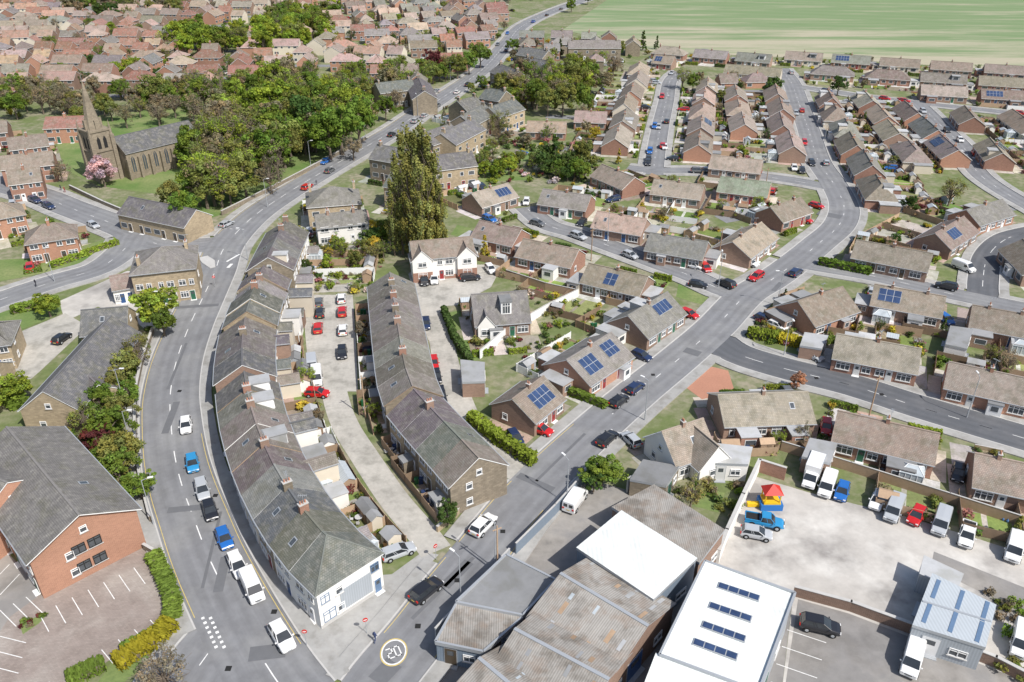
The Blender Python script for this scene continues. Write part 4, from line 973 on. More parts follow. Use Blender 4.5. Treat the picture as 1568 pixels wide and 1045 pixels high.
def shed(c,u,sw,sdp):
    E=empty('garden_shed',(c.x,c.y,0)); m=MB(); m.box((0,0),u,sw,sdp,0,1.9,0)
    for s in (1,-1):
        g=[(u*s*sw/2-rot90(u)*sdp/2,1.9),(u*s*sw/2+rot90(u)*sdp/2,1.9),(u*s*sw/2,2.38)]; m.poly([(*p_,z_) for p_,z_ in g],0)
    m.obj('shed_walls',[R.choice(['timber','timber','cladding_grey','render_cream','render_white'])],parent=E,uv=True)
    m=MB(); nv=rot90(u)
    for s in (1,-1):
        q=[(*(-u*(sw/2+.15)+nv*s*(sdp/2+.15)),1.82),(*(u*(sw/2+.15)+nv*s*(sdp/2+.15)),1.82),(*(u*(sw/2+.15)),2.42),(*(-u*(sw/2+.15)),2.42)]; m.poly(q if s<0 else q[::-1],0)
    m.obj('shed_roof',[R.choice(('lead_flat','lead_flat','timber','sheet_grey'))],parent=E,uv=True); m=MB(); m.box(-nv*(sdp/2+.02)+u*.3,u,.7,.04,.1,1.75,0); m.obj('shed_door',['timber'],parent=E)
def plot(idx,o,u,v,W,D,kind,near=True,busy=0):
    dd=.3
    while dd<D:
        if not all(clear(o+u*W*f+v*(dd+.6),idx) for f in (.05,.5,.95)): break
        dd+=.7
    D=dd
    if D<1.4: return
    PI[0]+=1; z=.012+.003*(PI[0]%11)
    if kind=='yard':
        patch(o,u,v,.05,W-.05,.05,D,R.choice(PAT+SOIL),z)
        m=MB(); a,b=o+u*.05+v*(D-.15),o+u*(W-1.2)+v*(D-.15); m.box((a+b)/2,(b-a).normalized(),(b-a).length,.25,0,.9,0,1); m.box(o+u*.02+v*D*.5,v,D-.3,.2,0,.8,0,1); m.obj('garden_wall',['stone_dark','kerb'],uv=True)
        for _ in range(3):
            p=o+u*R.uniform(.5,W-.5)+v*R.uniform(.6,D-.5); shrub(p.x,p.y,R.uniform(.35,.8),R.choice(SHC))
        if R.random()<.5: clutter(o+u*.8+v*.8)
        return
    if kind=='front':
        lw=W*R.uniform(.45,.62); flip=R.random()<.5; s0,s1=(0,lw) if flip else (W-lw,W); t0,t1=(lw,W) if flip else (0,W-lw)
        patch(o,u,v,s0+.1,s1,0.1,D-.2,R.choice(LAWN) if R.random()<.62 else R.choice(PAT+SOIL),z)
        patch(o,u,v,t0,t1-.1,0.1,D,R.choice(PAT),z)
        a,b=o+u*(s0+.2)+v*(D-.3),o+u*(s1-.1)+v*(D-.3)
        if R.random()<.55: hedge(a,b,R.uniform(.8,1.3),.7,R.choice((GR,GD,YG)))
        elif near:
            m=MB(); m.box((a+b)/2,(b-a).normalized(),(b-a).length,.22,0,.75,0,1); m.obj('garden_wall',[R.choice(['brick_brown','stone_buff','brick_red']),'kerb'],uv=True)
        nsh=int(D*1.1)+2
        for _ in range(nsh):
            p=o+u*R.choice((s0+.6,s1-.6,R.uniform(s0,s1)))+v*R.uniform(.6,D-.5); shrub(p.x,p.y,R.uniform(.5,1.1),R.choice(SHC))
    else:
        pd=min(D*.4,R.uniform(2,3.5)); patch(o,u,v,.1,W-.1,.1,pd,R.choice(PAT),z)
        if R.random()<.72:
            patch(o,u,v,.7,W-.7,pd,D-.8,R.choice(LAWN),z)
            patch(o,u,v,.1,.7,pd,D-.1,R.choice(SOIL),z); patch(o,u,v,W-.7,W-.1,pd,D-.1,R.choice(SOIL),z); patch(o,u,v,.7,W-.7,D-.8,D-.1,R.choice(SOIL),z)
            if W>4: patch(o,u,v,W*.4,W*.4+.7,pd,D-.8,R.choice(PAT),z+.0015)
        else: patch(o,u,v,.1,W-.1,pd,D-.1,R.choice(PAT+SOIL),z)
        if near:
            m=MB(); fence(m,o+u*.03,o+u*.03+v*(D-.3)); fence(m,o+u*.1+v*(D-.12),o+u*(W-.1)+v*(D-.12))
            m.obj('garden_fence',['timber' if R.random()<.85 else 'white_frame'])
            for sh in range(2):
                if R.random()<.5 and D>4: shed(o+u*((1.5 if sh else W-1.5))+v*(D-1.5),u,R.uniform(1.8,2.8),R.uniform(1.4,2.0))
            if R.random()<.3 and W>5 and D>5.5:
                conserv(o+u*W*.5+v*1.6,u,v)
            for _ in range(1+2*busy):
                if R.random()<.6: clutter(o+u*R.uniform(.7,W-.7)+v*R.uniform(.8,D-.8))
        nsh=int(W*D*(.15 if near else .07))+1
        for _ in range(nsh):
            sd=R.random()
            if sd<.35: p=o+u*.6+v*R.uniform(pd,D-.4)
            elif sd<.7: p=o+u*(W-.6)+v*R.uniform(pd,D-.4)
            else: p=o+u*R.uniform(.6,W-.6)+v*(D-.7)
            shrub(p.x,p.y,R.uniform(.5,1.5) if W>5.2 else R.uniform(.35,.8),R.choice(SHC))
        if R.random()<(.3 if W>5.2 else .08): 
            p=o+u*R.choice((.9,W-.9))+v*(D-1); tree(0,0,R.uniform(2.8,5),R.choice((GR,OL,YG,BR_,GD)),R.choice(('round','bare','conifer')),world=p)
def conserv(c,u,v):
    E=empty('conservatory',(c.x,c.y,0)); m=MB(); m.box((0,0),u,3.2,2.8,0,.6,0); m.box((0,0),u,3.1,2.7,.6,2.1,1)
    for x in (-1.55,-.77,0,.77,1.55):
        for y in (-1.36,1.36): m.box(u*x+v*y,u,.09,.09,.6,2.15,0)
    for y in (-.68,0,.68):
        for x in (-1.57,1.57): m.box(u*x+v*y,u,.09,.09,.6,2.15,0)
    q=[-u*1.65-v*1.45,u*1.65-v*1.45,u*1.65+v*1.45,-u*1.65+v*1.45]; a,b=-u*.7,u*.7
    for pl in ([(*q[0],2.12),(*q[1],2.12),(*b,2.8),(*a,2.8)],[(*q[2],2.12),(*q[3],2.12),(*a,2.8),(*b,2.8)],[(*q[1],2.12),(*q[2],2.12),(*b,2.8)],[(*q[3],2.12),(*q[0],2.12),(*a,2.8)]): m.poly(pl,1)
    m.box((0,0),u,1.5,.12,2.78,2.86,0)
    for x in q: 
        t=b if x.dot(u)>0 else a; m.cyl((x.x,x.y,2.14),(t.x,t.y,2.83),.05,.05,4,0)
    m.obj('conservatory_frame',['white_frame','conservatory_glass'],parent=E)
TB=MB(); TB.cyl((0,0,.7),(0,0,.74),.55,.55,10); 
for k in range(4):
    a=k*1.57+.4; TB.cyl((.3*math.cos(a),.3*math.sin(a),0),(.3*math.cos(a),.3*math.sin(a),.7),.03,.03,4)
    TB.box((.95*math.cos(a),.95*math.sin(a)),Vector((math.cos(a),math.sin(a))),.42,.42,.4,.46,bottom=True); TB.box((1.15*math.cos(a),1.15*math.sin(a)),Vector((math.cos(a),math.sin(a))),.05,.42,.46,.9)
TBM=TB.mesh('garden_table_mesh',['door_paint'])
BN=MB(); BN.box((0,0),Vector((1,0)),.5,.55,.08,.98); BN.box((0.02,0),Vector((1,0)),.56,.6,.98,1.06,bottom=True); BN.cyl((-.22,-.3,.1),(-.22,.3,.1),.1,.1,8); BN.box((-.3,0),Vector((1,0)),.06,.5,.9,.95,bottom=True)
BNM=BN.mesh('wheelie_bin_mesh',['door_paint'])
PT=MB(); 
for k in range(5):
    a=k*1.3; x,y=.45*math.cos(a),.35*math.sin(a); PT.cyl((x,y,0),(x,y,.34),.13,.19,8); PT.cyl((x,y,.34),(x+.03,y,.6),.16,.05,5)
PTM=PT.mesh('plant_pots_mesh',['door_paint'])
TR=MB(); TR.cyl((0,0,.78),(0,0,.82),1.4,1.4,16)
for k in range(6):
    a=k*1.047; TR.cyl((1.4*math.cos(a),1.4*math.sin(a),0),(1.4*math.cos(a),1.4*math.sin(a),1.9),.03,.03,4)
    a2=a+1.047; TR.cyl((1.4*math.cos(a),1.4*math.sin(a),1.9),(1.4*math.cos(a2),1.4*math.sin(a2),1.9),.03,.03,4)
TRM=TR.mesh('garden_trampoline_mesh',['door_paint'])
def clutter(c):
    q=R.random()
    if q<.3: inst('garden_table_and_chairs',TBM,c.x,c.y,0,(1,1,1),R.uniform(0,3),R.choice([(.5,.5,.5),(.2,.12,.06),(.03,.03,.03)]))
    elif q<.65: inst('plant_pots',PTM,c.x,c.y,0,(1,1,1),R.uniform(0,3),R.choice([(.4,.18,.1),(.1,.1,.1),(.5,.5,.48),(.1,.2,.4)]))
    elif q<.7: inst('garden_trampoline',TRM,c.x,c.y,0,(.8,.8,1),0,(.02,.03,.06))
    else: 
        for k in range(2): inst('wheelie_bin',BNM,c.x+.65*k,c.y,0,(1,1,1),R.uniform(0,.4),R.choice([(.03,.03,.03),(.02,.1,.04),(.03,.05,.12),(.12,.07,.03)]))
for (idx,c,d,n,L,wd,front,fd,bd,bays) in HOUSES:
    near=c.y<340
    for s in (1,-1):
        v=n*s; u=d; base=c-d*L/2+v*wd/2; isf=(s==front)
        nb=bays if bays<=2 else 2; W=L/nb
        for b in range(nb):
            ex0=-1.5 if b==0 else 0; ex1=1.5 if b==nb-1 else 0
            plot(idx,base+u*(W*b+ex0),u,v,W+ex1-ex0,fd if isf else bd,'front' if isf else 'back',near)
    for s in (1,-1):
        o=c+d*s*(L/2)-n*wd/2
        if clear(o+d*s*1.5+n*wd/2,idx,.2):
            z=.009; patch(o,d*s,n,.1,2.2,0,wd,R.choice(PAT),z) if s>0 else patch(o+d*s*2.2,d,n,0,2.1,0,wd,R.choice(PAT),z)
for (idx,r,tag,k,le) in TER:
    E,c,d,n,L,wd=r
    if tag=='A':
        plot(idx,c-d*L/2+n*wd/2,d,n,L,4,'yard'); plot(idx,c-d*L/2-n*wd/2,d,-n,L,15,'back',True,1)
    else:
        plot(idx,c-d*L/2+n*wd/2,d,n,L,10,'back',True,1); plot(idx,c-d*L/2-n*wd/2,d,-n,L,2,'yard',True)
GP.obj('garden_ground',['garden'],col=True)
def scatter(px,n_,s0,s1,cols,nm='garden_shrub'):
    P=polyw(px); xs=[p.x for p in P]; ys=[p.y for p in P]
    for _ in range(n_):
        p=Vector((R.uniform(min(xs),max(xs)),R.uniform(min(ys),max(ys))))
        if inpoly(p,P) and not inroad(p,0) and not inb(p,.5): shrub(p.x,p.y,R.uniform(s0,s1),R.choice(cols),nm)
scatter([(105,620),(235,500),(262,505),(215,610),(228,780),(205,775),(105,700)],650,.8,1.8,(GR,OL,YG,GD,BR_),'verge_shrub')
scatter([(440,370),(560,350),(600,400),(560,450),(440,450)],190,.6,1.4,SHC)
scatter([(680,220),(900,215),(960,290),(820,280),(700,290)],280,.8,1.8,SHC)
scatter([(1040,720),(1150,720),(1120,800),(1010,740)],60,.6,1.4,(GR,OL,BR_,GD))
scatter([(1500,900),(1568,930),(1568,1045),(1530,1040)],60,.5,1.2,(GR,OL,BR_))
scatter([(1130,505),(1190,470),(1230,500),(1225,530),(1150,530)],60,.6,1.4,SHC)
scatter([(590,190),(640,180),(760,120),(770,140),(600,225)],120,.8,1.8,SHC)
scatter([(30,955),(75,938),(60,955),(35,972)],16,.3,.7,(GR,DR,GD,BR_))
scatter([(700,470),(900,450),(830,560),(740,560)],90,.5,1.3,SHC)
def hpx(pts,h,w_,col,nm='hedge'):
    for a,b in zip(pts[:-1],pts[1:]): hedge(G(*a),G(*b),h,w_,col,nm)
hpx([(722,645),(760,675),(815,712)],1.8,1.5,YG); hpx([(236,855),(252,885),(266,925),(266,950)],1.2,1.5,GR); hpx([(264,958),(240,982),(180,1020)],1.2,1.9,(.42,.38,.04)); hpx([(256,965),(190,1000)],1.0,1.2,GR); hpx([(835,590),(925,625)],1.3,1,GR)
hpx([(680,480),(695,520),(720,560)],1.6,1,GD); hpx([(1145,515),(1190,522)],1.6,2.,YG); hpx([(1190,522),(1225,530)],1.4,2,(.42,.38,.04))
hpx([(20,480),(90,465)],1.5,1.6,GR); hpx([(80,410),(180,375)],1.2,1.2,YG); hpx([(105,1045),(160,1020)],1.,1.6,GR); hpx([(1255,405),(1330,420)],1.5,1.6,GR)
hpx([(0,590),(30,625)],2,2.5,GR)
# ---------------------------------------------------------------- walls/fences
def wallpx(pts,h,t,mat,nm):
    m=MB(); P=[G(*p) for p in pts]
    for a,b in zip(P[:-1],P[1:]):
        e=b-a; L=e.length; e.normalize(); m.box((a+b)/2,e,L+t*.5,t,0,h,0); m.box((a+b)/2,e,L+t*.5+.02,t+.08,h,h+.08,1,bottom=True)
    m.obj(nm,[mat,'kerb'],uv=True)
wallpx([(1160,722),(1135,775),(1110,830),(1098,862)],2.2,.4,'render_white','yard_wall')
wallpx([(1160,722),(1200,735)],2.2,.3,'brick_red','yard_wall')
wallpx([(1215,912),(1300,935),(1400,972),(1520,1020),(1568,1045)],1.5,.35,'brick_brown','car_park_wall')
wallpx([(905,728),(850,790),(790,850)],2.0,.15,'cladding_blue','yard_palisade_fence')
wallpx([(780,862),(700,950),(668,985)],2.4,.15,'cladding_grey','yard_palisade_fence')
wallpx([(235,510),(218,560),(208,610),(208,690),(218,745),(232,800)],1.1,.35,'stone_dark','roadside_stone_wall')
wallpx([(222,842),(236,850)],1,.3,'stone_dark','roadside_stone_wall')
wallpx([(108,290),(160,315),(220,340)],1.2,.35,'stone_dark','churchyard_wall'); wallpx([(340,330),(420,290),(500,248),(560,215)],1.2,.35,'stone_dark','churchyard_wall')
wallpx([(745,720),(700,790),(670,815)],1.0,.3,'stone_buff','garden_wall')
wallpx([(1195,690),(1300,722),(1450,770),(1568,808)],1.7,.12,'timber','garden_fence')
wallpx([(960,755),(1000,735)],2.6,.3,'lead_flat','yard_wall')
wallpx([(775,425),(835,445),(880,455)],1.8,.12,'timber','garden_fence'); wallpx([(885,455),(838,478),(775,515),(735,550)],1.8,.12,'white_frame','garden_fence')
def baylines(p0,p1,vec,n_,wd=.1):
    a,b=G(*p0),G(*p1); c=G(*vec)-G(*p0)
    for i in range(n_+1):
        p=a+(b-a)*i/n_; mark(p+c/2,c,c.length,wd,.05)
baylines((60,940),(205,870),(75,968),6); baylines((0,935),(40,915),(25,960),2); baylines((75,1045),(230,950),(92,1068),6); baylines((1205,965),(1180,1045),(1265,985),3); baylines((0,850),(30,880),(-30,880),2); baylines((0,975),(-20,1045),(40,985),3)
MK.obj('road_markings',['marking_white','marking_yellow'])
m=MB()
for u,v in ((420,938),(330,760),(640,960),(700,890),(1000,575),(1250,580),(770,815),(275,600),(350,1025),(1350,605)):
    p=G(u,v); m.box(p,Vector((1,0)),.65,.65,.05,.135,0)
m.obj('manhole_cover',['rubber'])
# ---------------------------------------------------------------- vehicles
def wheel(m,x,y,r=.32,w_=.22):
    s=1 if y>0 else -1
    m.cyl((x,y-s*w_/2,r),(x,y+s*w_/2,r),r,r,12,2); m.cyl((x,y+s*w_/2,r),(x,y+s*(w_/2+.012),r),r*.6,r*.55,8,3)
def loft(m,st,prof,mat=0):
    rings=[]
    for (x,hw,zl,zb) in st:
        r=[(x,hw*a,zl+(zb-zl)*b) for a,b in prof]; rings.append(r+[(p[0],-p[1],p[2]) for p in r[::-1][1 if prof[-1][0]==0 else 0:]])
    n_=len(rings[0])
    for a,b in zip(rings[:-1],rings[1:]):
        for k in range(n_):
            j=(k+1)%n_; m.poly([a[k],a[j],b[j],b[k]],mat)
    m.poly(rings[0],mat); m.poly(rings[-1][::-1],mat)
PROF=[(.80,0),(.97,.12),(1,.45),(.98,.75),(.93,.93),(.8,1.0),(0,1.04)]
def cabin(m,xb0,xf0,xb1,xf1,hb,ht,zb,zt):
    b=[(xb0,-hb,zb),(xf0,-hb,zb),(xf0,hb,zb),(xb0,hb,zb)]; t=[(xb1,-ht,zt),(xf1,-ht,zt),(xf1,ht,zt),(xb1,ht,zt)]
    for i in range(4):
        j=(i+1)%4; m.poly([b[i],b[j],t[j],t[i]],1)
    r0=[(xb1-.05,-ht-.02),(xf1+.05,-ht-.02),(xf1+.05,ht+.02),(xb1-.05,ht+.02)]; m.prism(r0,zt-.03,zt+.03,0); m.prism([(((xb1+xf1)/2)+(x-(xb1+xf1)/2)*.85,y*.82) for x,y in r0],zt+.03,zt+.06,0)
    for i in range(4): m.cyl(b[i],t[i],.05,.045,5,0)
    for f in (.45,.55) if xf0-xb0>2.6 else (.5,):
        for s in (-1,1):
            m.cyl((xb0+(xf0-xb0)*f,s*(hb+.005),zb),(xb1+(xf1-xb1)*f,s*(ht+.005),zt),.035,.035,4,0)
def lamps(m,L,hw,z,zr=None):
    zr=zr or z
    for s in (-1,1):
        m.box((L/2-.06,s*hw*.68),Vector((1,0)),.12,.34,z-.08,z+.08,4); m.box((-L/2+.02,s*hw*.74),Vector((1,0)),.12,.28,zr-.1,zr+.14,5)
    m.box((L/2+.0,0),Vector((1,0)),.05,.5,z-.28,z-.16,3); m.box((L/2-.02,0),Vector((1,0)),.06,.8,z-.14,z-.02,2); m.box((-L/2,0),Vector((1,0)),.05,.5,z-.1,z+.02,6)
def mirrors(m,x,hw,z):
    for s in (-1,1): m.box((x,s*(hw+.08)),Vector((1,0)),.12,.2,z,z+.14,0)
CM=['car_paint','car_glass','rubber','grey_metal','white_frame','red_paint','marking_yellow']
def vmesh(kind):
    m=MB()
    if kind in('hatch','estate','suv'):
        L,W,Hh={'hatch':(4.05,1.76,1.46),'estate':(4.55,1.8,1.47),'suv':(4.5,1.88,1.68)}[kind]; k=L/4.1; hw=W/2; up=.1 if kind=='suv' else 0
        st=[(-2.05,.84,.36,.80),(-1.95,.93,.26,.93),(-1.4,.98,.22,.96),(-.5,1,.22,.95),(.6,1,.22,.94),(1.05,.99,.22,.92),(1.65,.96,.23,.82),(1.93,.9,.26,.72),(2.06,.78,.34,.60)]
        loft(m,[(x*k,a*hw,b+up,c+up*1.4) for x,a,b,c in st],PROF)
        cabin(m,-1.93*k,1.05*k,(-1.55 if kind!='estate' else -1.7)*k,.2*k,hw*.9,hw*.72,.93+up*1.4,Hh-.06)
        for x in (-1.28*k,1.28*k):
            for s in (-1,1): 
                m.cyl((x,s*(hw-.1),.33+up*.3),(x,s*(hw+.004),.33+up*.3),.39,.39,12,2); wheel(m,x,s*(hw-.09),.32+up*.3)
        lamps(m,L,hw,.62+up,.78+up); mirrors(m,.85*k,hw,.95+up)
    elif kind=='van':
        L=5.0;hw=.97; st=[(-2.5,.93,.35,1.98),(-2.42,.98,.3,2.05),(0.6,1,.3,2.08),(1.15,.98,.3,1.98),(1.75,.97,.3,1.22),(2.35,.93,.32,.98),(2.5,.82,.4,.75)]
        loft(m,[(x,a*hw,b,c) for x,a,b,c in st],[(.85,0),(1,.08),(1,.5),(.95,.88),(.85,1),(0,1.02)])
        m.poly([(1.18,-.74,1.99),(1.18,.74,1.99),(1.78,.86,1.27),(1.78,-.86,1.27)][::-1],1)
        for s in (-1,1):
            q=[(.55,s*(hw+.004),1.2),(1.6,s*(hw-.01),1.2),(1.15,s*(hw-.045),1.72),(.55,s*(hw-.03),1.74)]; m.poly(q if s<0 else q[::-1],1)
            m.box((-1.0,s*(hw+.0)),Vector((1,0)),2.4,.03,.62,.7,2); m.box((-2.5,s*.4),Vector((1,0)),.04,.55,1.25,1.75,1)
            for x in (-1.6,1.65): m.cyl((x,s*(hw-.1),.36),(x,s*(hw+.006),.36),.42,.42,12,2); wheel(m,x,s*(hw-.09),.35)
        lamps(m,L,hw,.8,.95); mirrors(m,1.35,hw,1.15)
    elif kind=='pickup':
        L=5.1;hw=.92; st=[(-2.55,.95,.4,1.0),(-.6,1,.35,1.02),(.9,1,.35,1.05),(1.4,.99,.35,1.02),(2.2,.95,.36,.95),(2.55,.82,.45,.75)]
        loft(m,[(x,a*hw,b,c) for x,a,b,c in st],PROF); cabin(m,-.55,1.35,-.4,.7,hw*.9,hw*.74,1.03,1.72)
        m.box((-1.55,0),Vector((1,0)),1.75,1.4,1.0,1.07,2)
        for s in (-1,1):
            m.box((-1.55,s*.8),Vector((1,0)),1.9,.12,.95,1.18,0)
            for x in (-1.55,1.65): m.cyl((x,s*(hw-.1),.4),(x,s*(hw+.006),.4),.45,.45,12,2); wheel(m,x,s*(hw-.09),.38)
        m.box((-2.5,0),Vector((1,0)),.1,1.7,.95,1.18,0); lamps(m,L,hw,.85,.9); mirrors(m,1.1,hw,1.1)
    elif kind=='boxvan':
        st=[(.9,.97,.35,2.0),(1.5,.97,.35,1.95),(2.1,.96,.35,1.2),(2.7,.92,.38,.95),(2.85,.82,.45,.75)]; hw=.98
        loft(m,[(x,a*hw,b,c) for x,a,b,c in st],[(.85,0),(1,.08),(1,.5),(.95,.88),(.85,1),(0,1.02)])
        m.poly([(1.53,-.74,1.96),(1.53,.74,1.96),(2.13,.86,1.25),(2.13,-.86,1.25)][::-1],1); m.box((-1.0,0),Vector((1,0)),3.9,2.1,.75,2.95,0,bottom=True); m.box((-1.0,0),Vector((1,0)),3.95,.9,.5,.75,2)
        for s in (-1,1):
            m.box((-1.0,s*1.05),Vector((1,0)),3.9,.04,.72,.82,3); m.box((-1.0,s*1.05),Vector((1,0)),3.94,.05,2.9,2.98,3)
            for x in (-1.9,2.0): wheel(m,x,s*.88,.36)
        lamps(m,5.7,hw,.8,.6)
    return m.mesh(kind+'_mesh',CM)
VM={k:vmesh(k) for k in('hatch','estate','suv','van','pickup','boxvan')}
WH=(.76,.76,.75);BK=(.02,.021,.026);SV=(.42,.44,.46);BLU=(.02,.13,.42);CY=(.03,.25,.50);RD=(.50,.015,.015);GY=(.12,.125,.13);DB=(.02,.035,.09)
def car(u,v,dx,dy,col,kind='hatch',z=.1):
    a=G(u,v,.5); b=G(u+dx,v+dy,.5); d=b-a
    inst({'van':'parked_van','pickup':'pickup_truck','boxvan':'box_van'}.get(kind,'parked_car'),VM[kind],a.x,a.y,z,(1,1,1),math.atan2(d.y,d.x),col)
for t in [(285,653,0,20,WH),(295,711,3,20,CY),(310,751,5,20,SV,'estate'),(322,783,6,20,BK),(344,826,8,20,BLU),(364,867,9,20,WH,'estate'),(387,902,9,20,WH,'van'),(432,977,12,20,WH,'suv'),
 (347,344,20,-10,SV),(143,346,20,10,SV),(22,283,20,6,BK),(50,289,20,6,SV),(490,480,1,-20,BK),(487,503,1,-20,RD),(488,464,0,-20,GY),(523,458,0,-20,WH),(524,478,0,-20,RD),(525,506,0,-20,WH),(524,541,0,20,BK),(478,562,2,20,SV,'van'),(485,580,1,20,WH,'van'),(486,603,20,1,RD),
 (652,497,1,20,DB),(664,557,2,20,RD),(668,578,3,20,BK),(675,607,4,20,BK,'estate'),(650,431,1,20,BK),(665,429,1,20,WH),(720,426,20,-2,BK,'estate'),(751,413,10,12,WH),
 (740,806,20,-20,WH,'suv'),(653,906,22,-18,BK,'suv'),(930,673,20,-18,BK,'estate'),(948,615,22,-16,BK),(973,595,22,-16,DB),(982,546,20,8,DB),(828,659,22,8,RD),(789,672,10,14,DB),(610,846,22,-8,SV,'estate'),
 (1055,482,20,8,RD),(1069,437,20,3,BK),(965,392,20,8,SV),(1063,408,20,5,WH),(1080,411,10,10,RD),(1148,404,20,6,WH),(1170,490,20,8,DB),(1190,500,20,8,WH),(1245,546,20,10,SV),(1475,411,20,8,WH,'van'),(1448,490,20,14,BLU),
 (1250,316,20,5,RD),(1232,338,20,5,RD),(780,246,20,5,RD),(800,236,20,-6,BLU),(823,343,20,5,GY),(963,366,20,5,BK),(806,310,-5,20,WH),
 (1243,731,-8,20,WH,'boxvan'),(1266,746,-7,20,WH,'van'),(1289,754,-6,20,BLU),(1343,768,-8,20,WH,'hatch'),(1368,783,-8,20,SV,'van'),(1403,791,-12,20,RD),(1440,803,-6,20,SV,'van'),(1480,821,-4,20,WH,'pickup'),(1552,843,-4,20,WH,'van'),
 (1170,800,22,4,CY,'pickup'),(1158,818,22,4,SV),(1255,960,22,5,BK,'suv'),(1396,1012,-5,20,WH,'van'),(1467,726,-2,20,BK),(1562,985,-3,20,WH,'van'),(881,768,14,-20,WH,'van'),(95,519,14,-10,BK),(1265,655,0,20,RD),
 (1018,226,0,20,WH),(992,250,0,20,BK),(1008,195,0,20,SV),(650,178,20,-12,SV),(600,207,20,-12,BK),(700,142,20,-14,WH),(505,262,20,-12,GY),(1265,250,-4,-20,SV),(1228,170,-4,-20,RD),(1470,215,12,12,WH),(1450,200,12,12,BK),(1380,155,20,3,RD),(1085,262,20,1,SV),(1216,258,5,20,WH),(1228,262,5,20,BK)]:
    car(*t)
cols=[WH,BK,SV,GY,DB,RD,BLU,SV]
for r in ROADS:
    if r['name']=='road' and r['mat']=='asphalt':
        for k in range(4,len(r['p'])-4,5):
            p=r['p'][k]
            if p.y>150 and R.random()<.22:
                s=R.choice((1,-1)); q=p+r['n'][k]*s*(r['w']/2-1.1)
                if onother(q,ROADS.index(r),1): continue
                d=r['p'][k+1]-p; inst('parked_car',VM[R.choice(('hatch','estate','suv'))],q.x,q.y,.1,(1,1,1),math.atan2(d.y,d.x)+(math.pi if s>0 else 0),R.choice(cols))
for (idx,c,d,n,L,wd,front,fd,bd,bays) in HOUSES:
    if R.random()<.5:
        v=n*front; p=c+v*(wd/2+3.2)+d*R.choice((-1,1))*(L*.5+.2)
        if clear(p,idx,1.5) and not inroad(p,.2): inst('parked_car',VM[R.choice(('hatch','estate','hatch'))],p.x,p.y,.06,(1,1,1),math.atan2(v.y,v.x),R.choice(cols))
for (c,dd) in ESH:
    if R.random()<.5:
        p=c+rot90(dd)*R.choice((-1,1))*7
        if not inb(p,1.5): inst('parked_car',VM['hatch'],p.x,p.y,.04,(1,1,1),R.uniform(0,6.28),R.choice(cols))
# ---------------------------------------------------------------- street furniture
LM=MB(); LM.cyl((0,0,0),(0,0,1.2),.11,.1,8); LM.cyl((0,0,1.2),(0,0,7.6),.075,.05,8); LM.cyl((0,0,7.6),(.9,0,7.9),.045,.035,6); LM.box((1.15,0),Vector((1,0)),.7,.26,7.84,7.96,1,bottom=True)
LMM=LM.mesh('street_lamp_mesh',['grey_metal','white_frame'])
for (u,v,a) in [(243,503,0),(193,628,0),(236,805,.3),(868,772,2.2),(758,872,2.4),(706,925,2.4),(987,645,2.4),(1190,470,3),(476,255,0),(84,432,1.5),(205,695,0),(380,400,3),(410,318,0),(1200,545,-1.5),(1480,640,1.5),(1260,228,3),(560,215,2),(640,178,2),(690,125,0),(1025,180,3),(1100,440,1.5),(930,372,1.5)]:
    p=G(u,v); inst('street_lamp',LMM,p.x,p.y,.05,(1,1,1),a)
SG=MB(); SG.cyl((0,0,0),(0,0,2.5),.035,.035,6,0); SG.cyl((-.03,0,2.3),(.02,0,2.3),.3,.3,16,1); SG.box((.028,0),Vector((1,0)),.01,.4,2.25,2.35,2)
SGM=SG.mesh('traffic_sign_mesh',['grey_metal','red_paint','white_frame'])
for u,v,a in ((562,972,-1.2),(668,858,-.8),(470,990,-1.5),(330,440,-1)): p=G(u,v); inst('traffic_sign',SGM,p.x,p.y,.1,(1,1,1),a)
PL=MB(); PL.cyl((0,0,0),(0,0,8),.13,.09,8,0); PL.box((0,0),Vector((1,0)),1.2,.1,7.4,7.5,0)
PLM=PL.mesh('telegraph_pole_mesh',['timber'])
for u,v in ((762,880),(560,640),(905,400),(1100,400),(1330,640),(1170,300)): p=G(u,v); inst('telegraph_pole',PLM,p.x,p.y,0,(1,1,1),.5)
c=G(1178,775); E=empty('playground_play_tower',(c.x,c.y,0)); m=MB()
m.box((0,0),Vector((1,0)),3,2.2,0,1.0,1)
for x in (-1,1):
    for y in (-.8,.8): m.cyl((x,y,1),(x,y,2.8),.09,.09,6,2)
m.box((0,0),Vector((1,0)),2.3,1.9,1.0,1.3,2)
for q in ([(-1.3,-1.1),(1.3,-1.1)],[(1.3,-1.1),(1.3,1.1)],[(1.3,1.1),(-1.3,1.1)],[(-1.3,1.1),(-1.3,-1.1)]): m.poly([(*q[0],2.7),(*q[1],2.7),(0,0,3.9)],0)
m.box((-2.2,0),Vector((1,0)),1.8,.7,.1,.6,2); m.obj('tower_parts',['red_paint','blue_paint','yellow_paint'],parent=E)
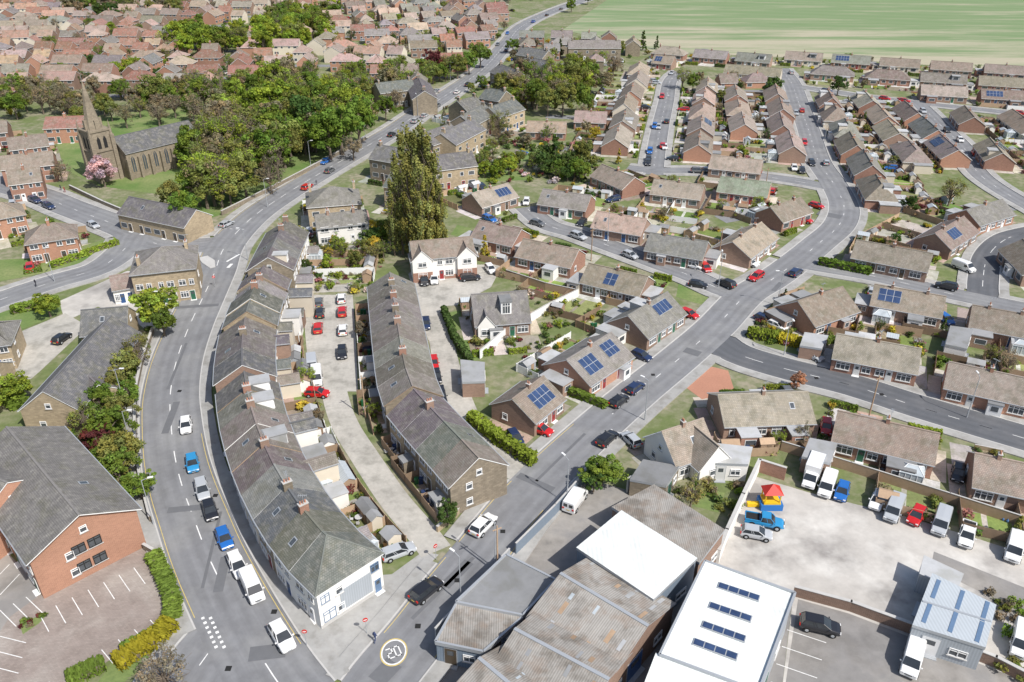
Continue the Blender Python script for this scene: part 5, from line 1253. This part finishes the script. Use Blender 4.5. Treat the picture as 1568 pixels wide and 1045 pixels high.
# ---------------------------------------------------------------- people
def person(u,v,a,col):
    p=G(u,v); me=bpy.data.meshes.new('pedestrian_mesh')
    V=[(0,0,.95),(0,0,1.2),(0,0,1.42),(0,0,1.52),(0.01,0,1.66),(.02,.1,.9),(.12,.1,.5),(.05,.1,.06),(.17,.1,.03),(.02,-.1,.9),(-.1,-.1,.5),(-.25,-.1,.1),(-.14,-.1,.03),(0,.2,1.4),(-.06,.25,1.13),(.06,.25,.88),(0,-.2,1.4),(.06,-.25,1.13),(.2,-.24,.92)]
    Ed=[(0,1),(1,2),(2,3),(3,4),(0,5),(5,6),(6,7),(7,8),(0,9),(9,10),(10,11),(11,12),(2,13),(13,14),(14,15),(2,16),(16,17),(17,18)]
    me.from_pydata(V,Ed,[]); o=bpy.data.objects.new('pedestrian',me); scene.collection.objects.link(o); o.location=(p.x,p.y,.19); o.rotation_euler=(0,0,a); o.color=(*col,1)
    md=o.modifiers.new('s','SKIN'); rr=[.14,.13,.14,.06,.105,.09,.065,.05,.04,.09,.065,.05,.04,.06,.045,.035,.06,.045,.035]
    for i,r_ in enumerate(rr): me.skin_vertices[0].data[i].radius=(r_,r_)
    me.skin_vertices[0].data[0].use_root=True; o.modifiers.new('b','SUBSURF').levels=1; me.materials.append(MATS['cloth'])
for t in ((94,293,0,(.03,.03,.05)),(100,296,0,(.3,.05,.05)),(56,440,1,(.02,.02,.03)),(575,985,1,(.05,.07,.15)),(485,285,2,(.1,.1,.12))): person(*t)
# ---------------------------------------------------------------- ground + fields
m=MB(); m.poly([(-5000,-1500,0),(5000,-1500,0),(5000,9000,0),(-5000,9000,0)]); m.obj('ground',['ground_mix'])
T=NT('field_crop'); pos=T.n('NewGeometry').outputs['Position']
mp=T.n('Mapping',{'Vector':pos,'Rotation':(0,0,.24),'Scale':(.007,.05,1)}); a=T.n('TexNoise',{'Vector':mp.outputs[0],'Scale':1.0,'Detail':7.0,'Roughness':.7}).outputs[0]
a=T.math('MULTIPLY_ADD',a,1.9,-.45)
sx=T.n('SeparateXYZ',{0:pos}); yy=T.math('ADD',sx.outputs[1],T.math('MULTIPLY',sx.outputs[0],.26))
near=T.n('MapRange',{0:yy,1:440.,2:600.,3:.30,4:-.06}).outputs[0]
f=T.n('MapRange',{0:T.math('ADD',a,near),1:.46,2:.78}).outputs[0]
fine=T.n('TexNoise',{'Vector':pos,'Scale':.4,'Detail':4.0}).outputs[0]
tram=T.n('TexWave',{'Vector':T.n('Mapping',{'Vector':pos,'Rotation':(0,0,.24)}).outputs[0],'Scale':.02,'Distortion':.6},bands_direction='Y').outputs[1]
c=T.mix(f,(.16,.235,.10),(.43,.38,.28)); c=T.mix(T.math('MULTIPLY',fine,.3),c,(.15,.21,.095)); c=T.mix(T.math('MULTIPLY',tram,.15),c,(.30,.32,.2)); T.l(c,T.b.inputs['Base Color']); T.b.inputs['Roughness'].default_value=.95; MATS['field_crop']=T.m
m=MB(); P=[G(*p) for p in ((862,46),(900,55),(985,78),(1150,86),(1300,92),(1568,110),(1900,132))]
P+= [Vector((2500,500)),Vector((2500,2600)),Vector((300,2600)),G(985,-60),G(930,0)]
m.poly([(*p,.06) for p in P]); m.obj('crop_field',['field_crop'])
T=NT('field_far'); pos=T.n('NewGeometry').outputs['Position']; v=T.n('TexVoronoi',{'Vector':pos,'Scale':.004}).outputs['Color']
hs=T.n('SeparateColor',{0:v}); T.l(T.mix(hs.outputs[0],(.10,.16,.045),(.28,.27,.16)),T.b.inputs['Base Color']); MATS['field_far']=T.m
m=MB(); m.poly([(-5000,780,.03),(300,780,.03),(300,8900,.03),(-5000,8900,.03)]); m.poly([(300,2600,.03),(5000,2600,.03),(5000,8900,.03),(300,8900,.03)]); m.obj('farmland',['field_far'])
print('OBJ',len(bpy.data.objects),'BL',len(BL))
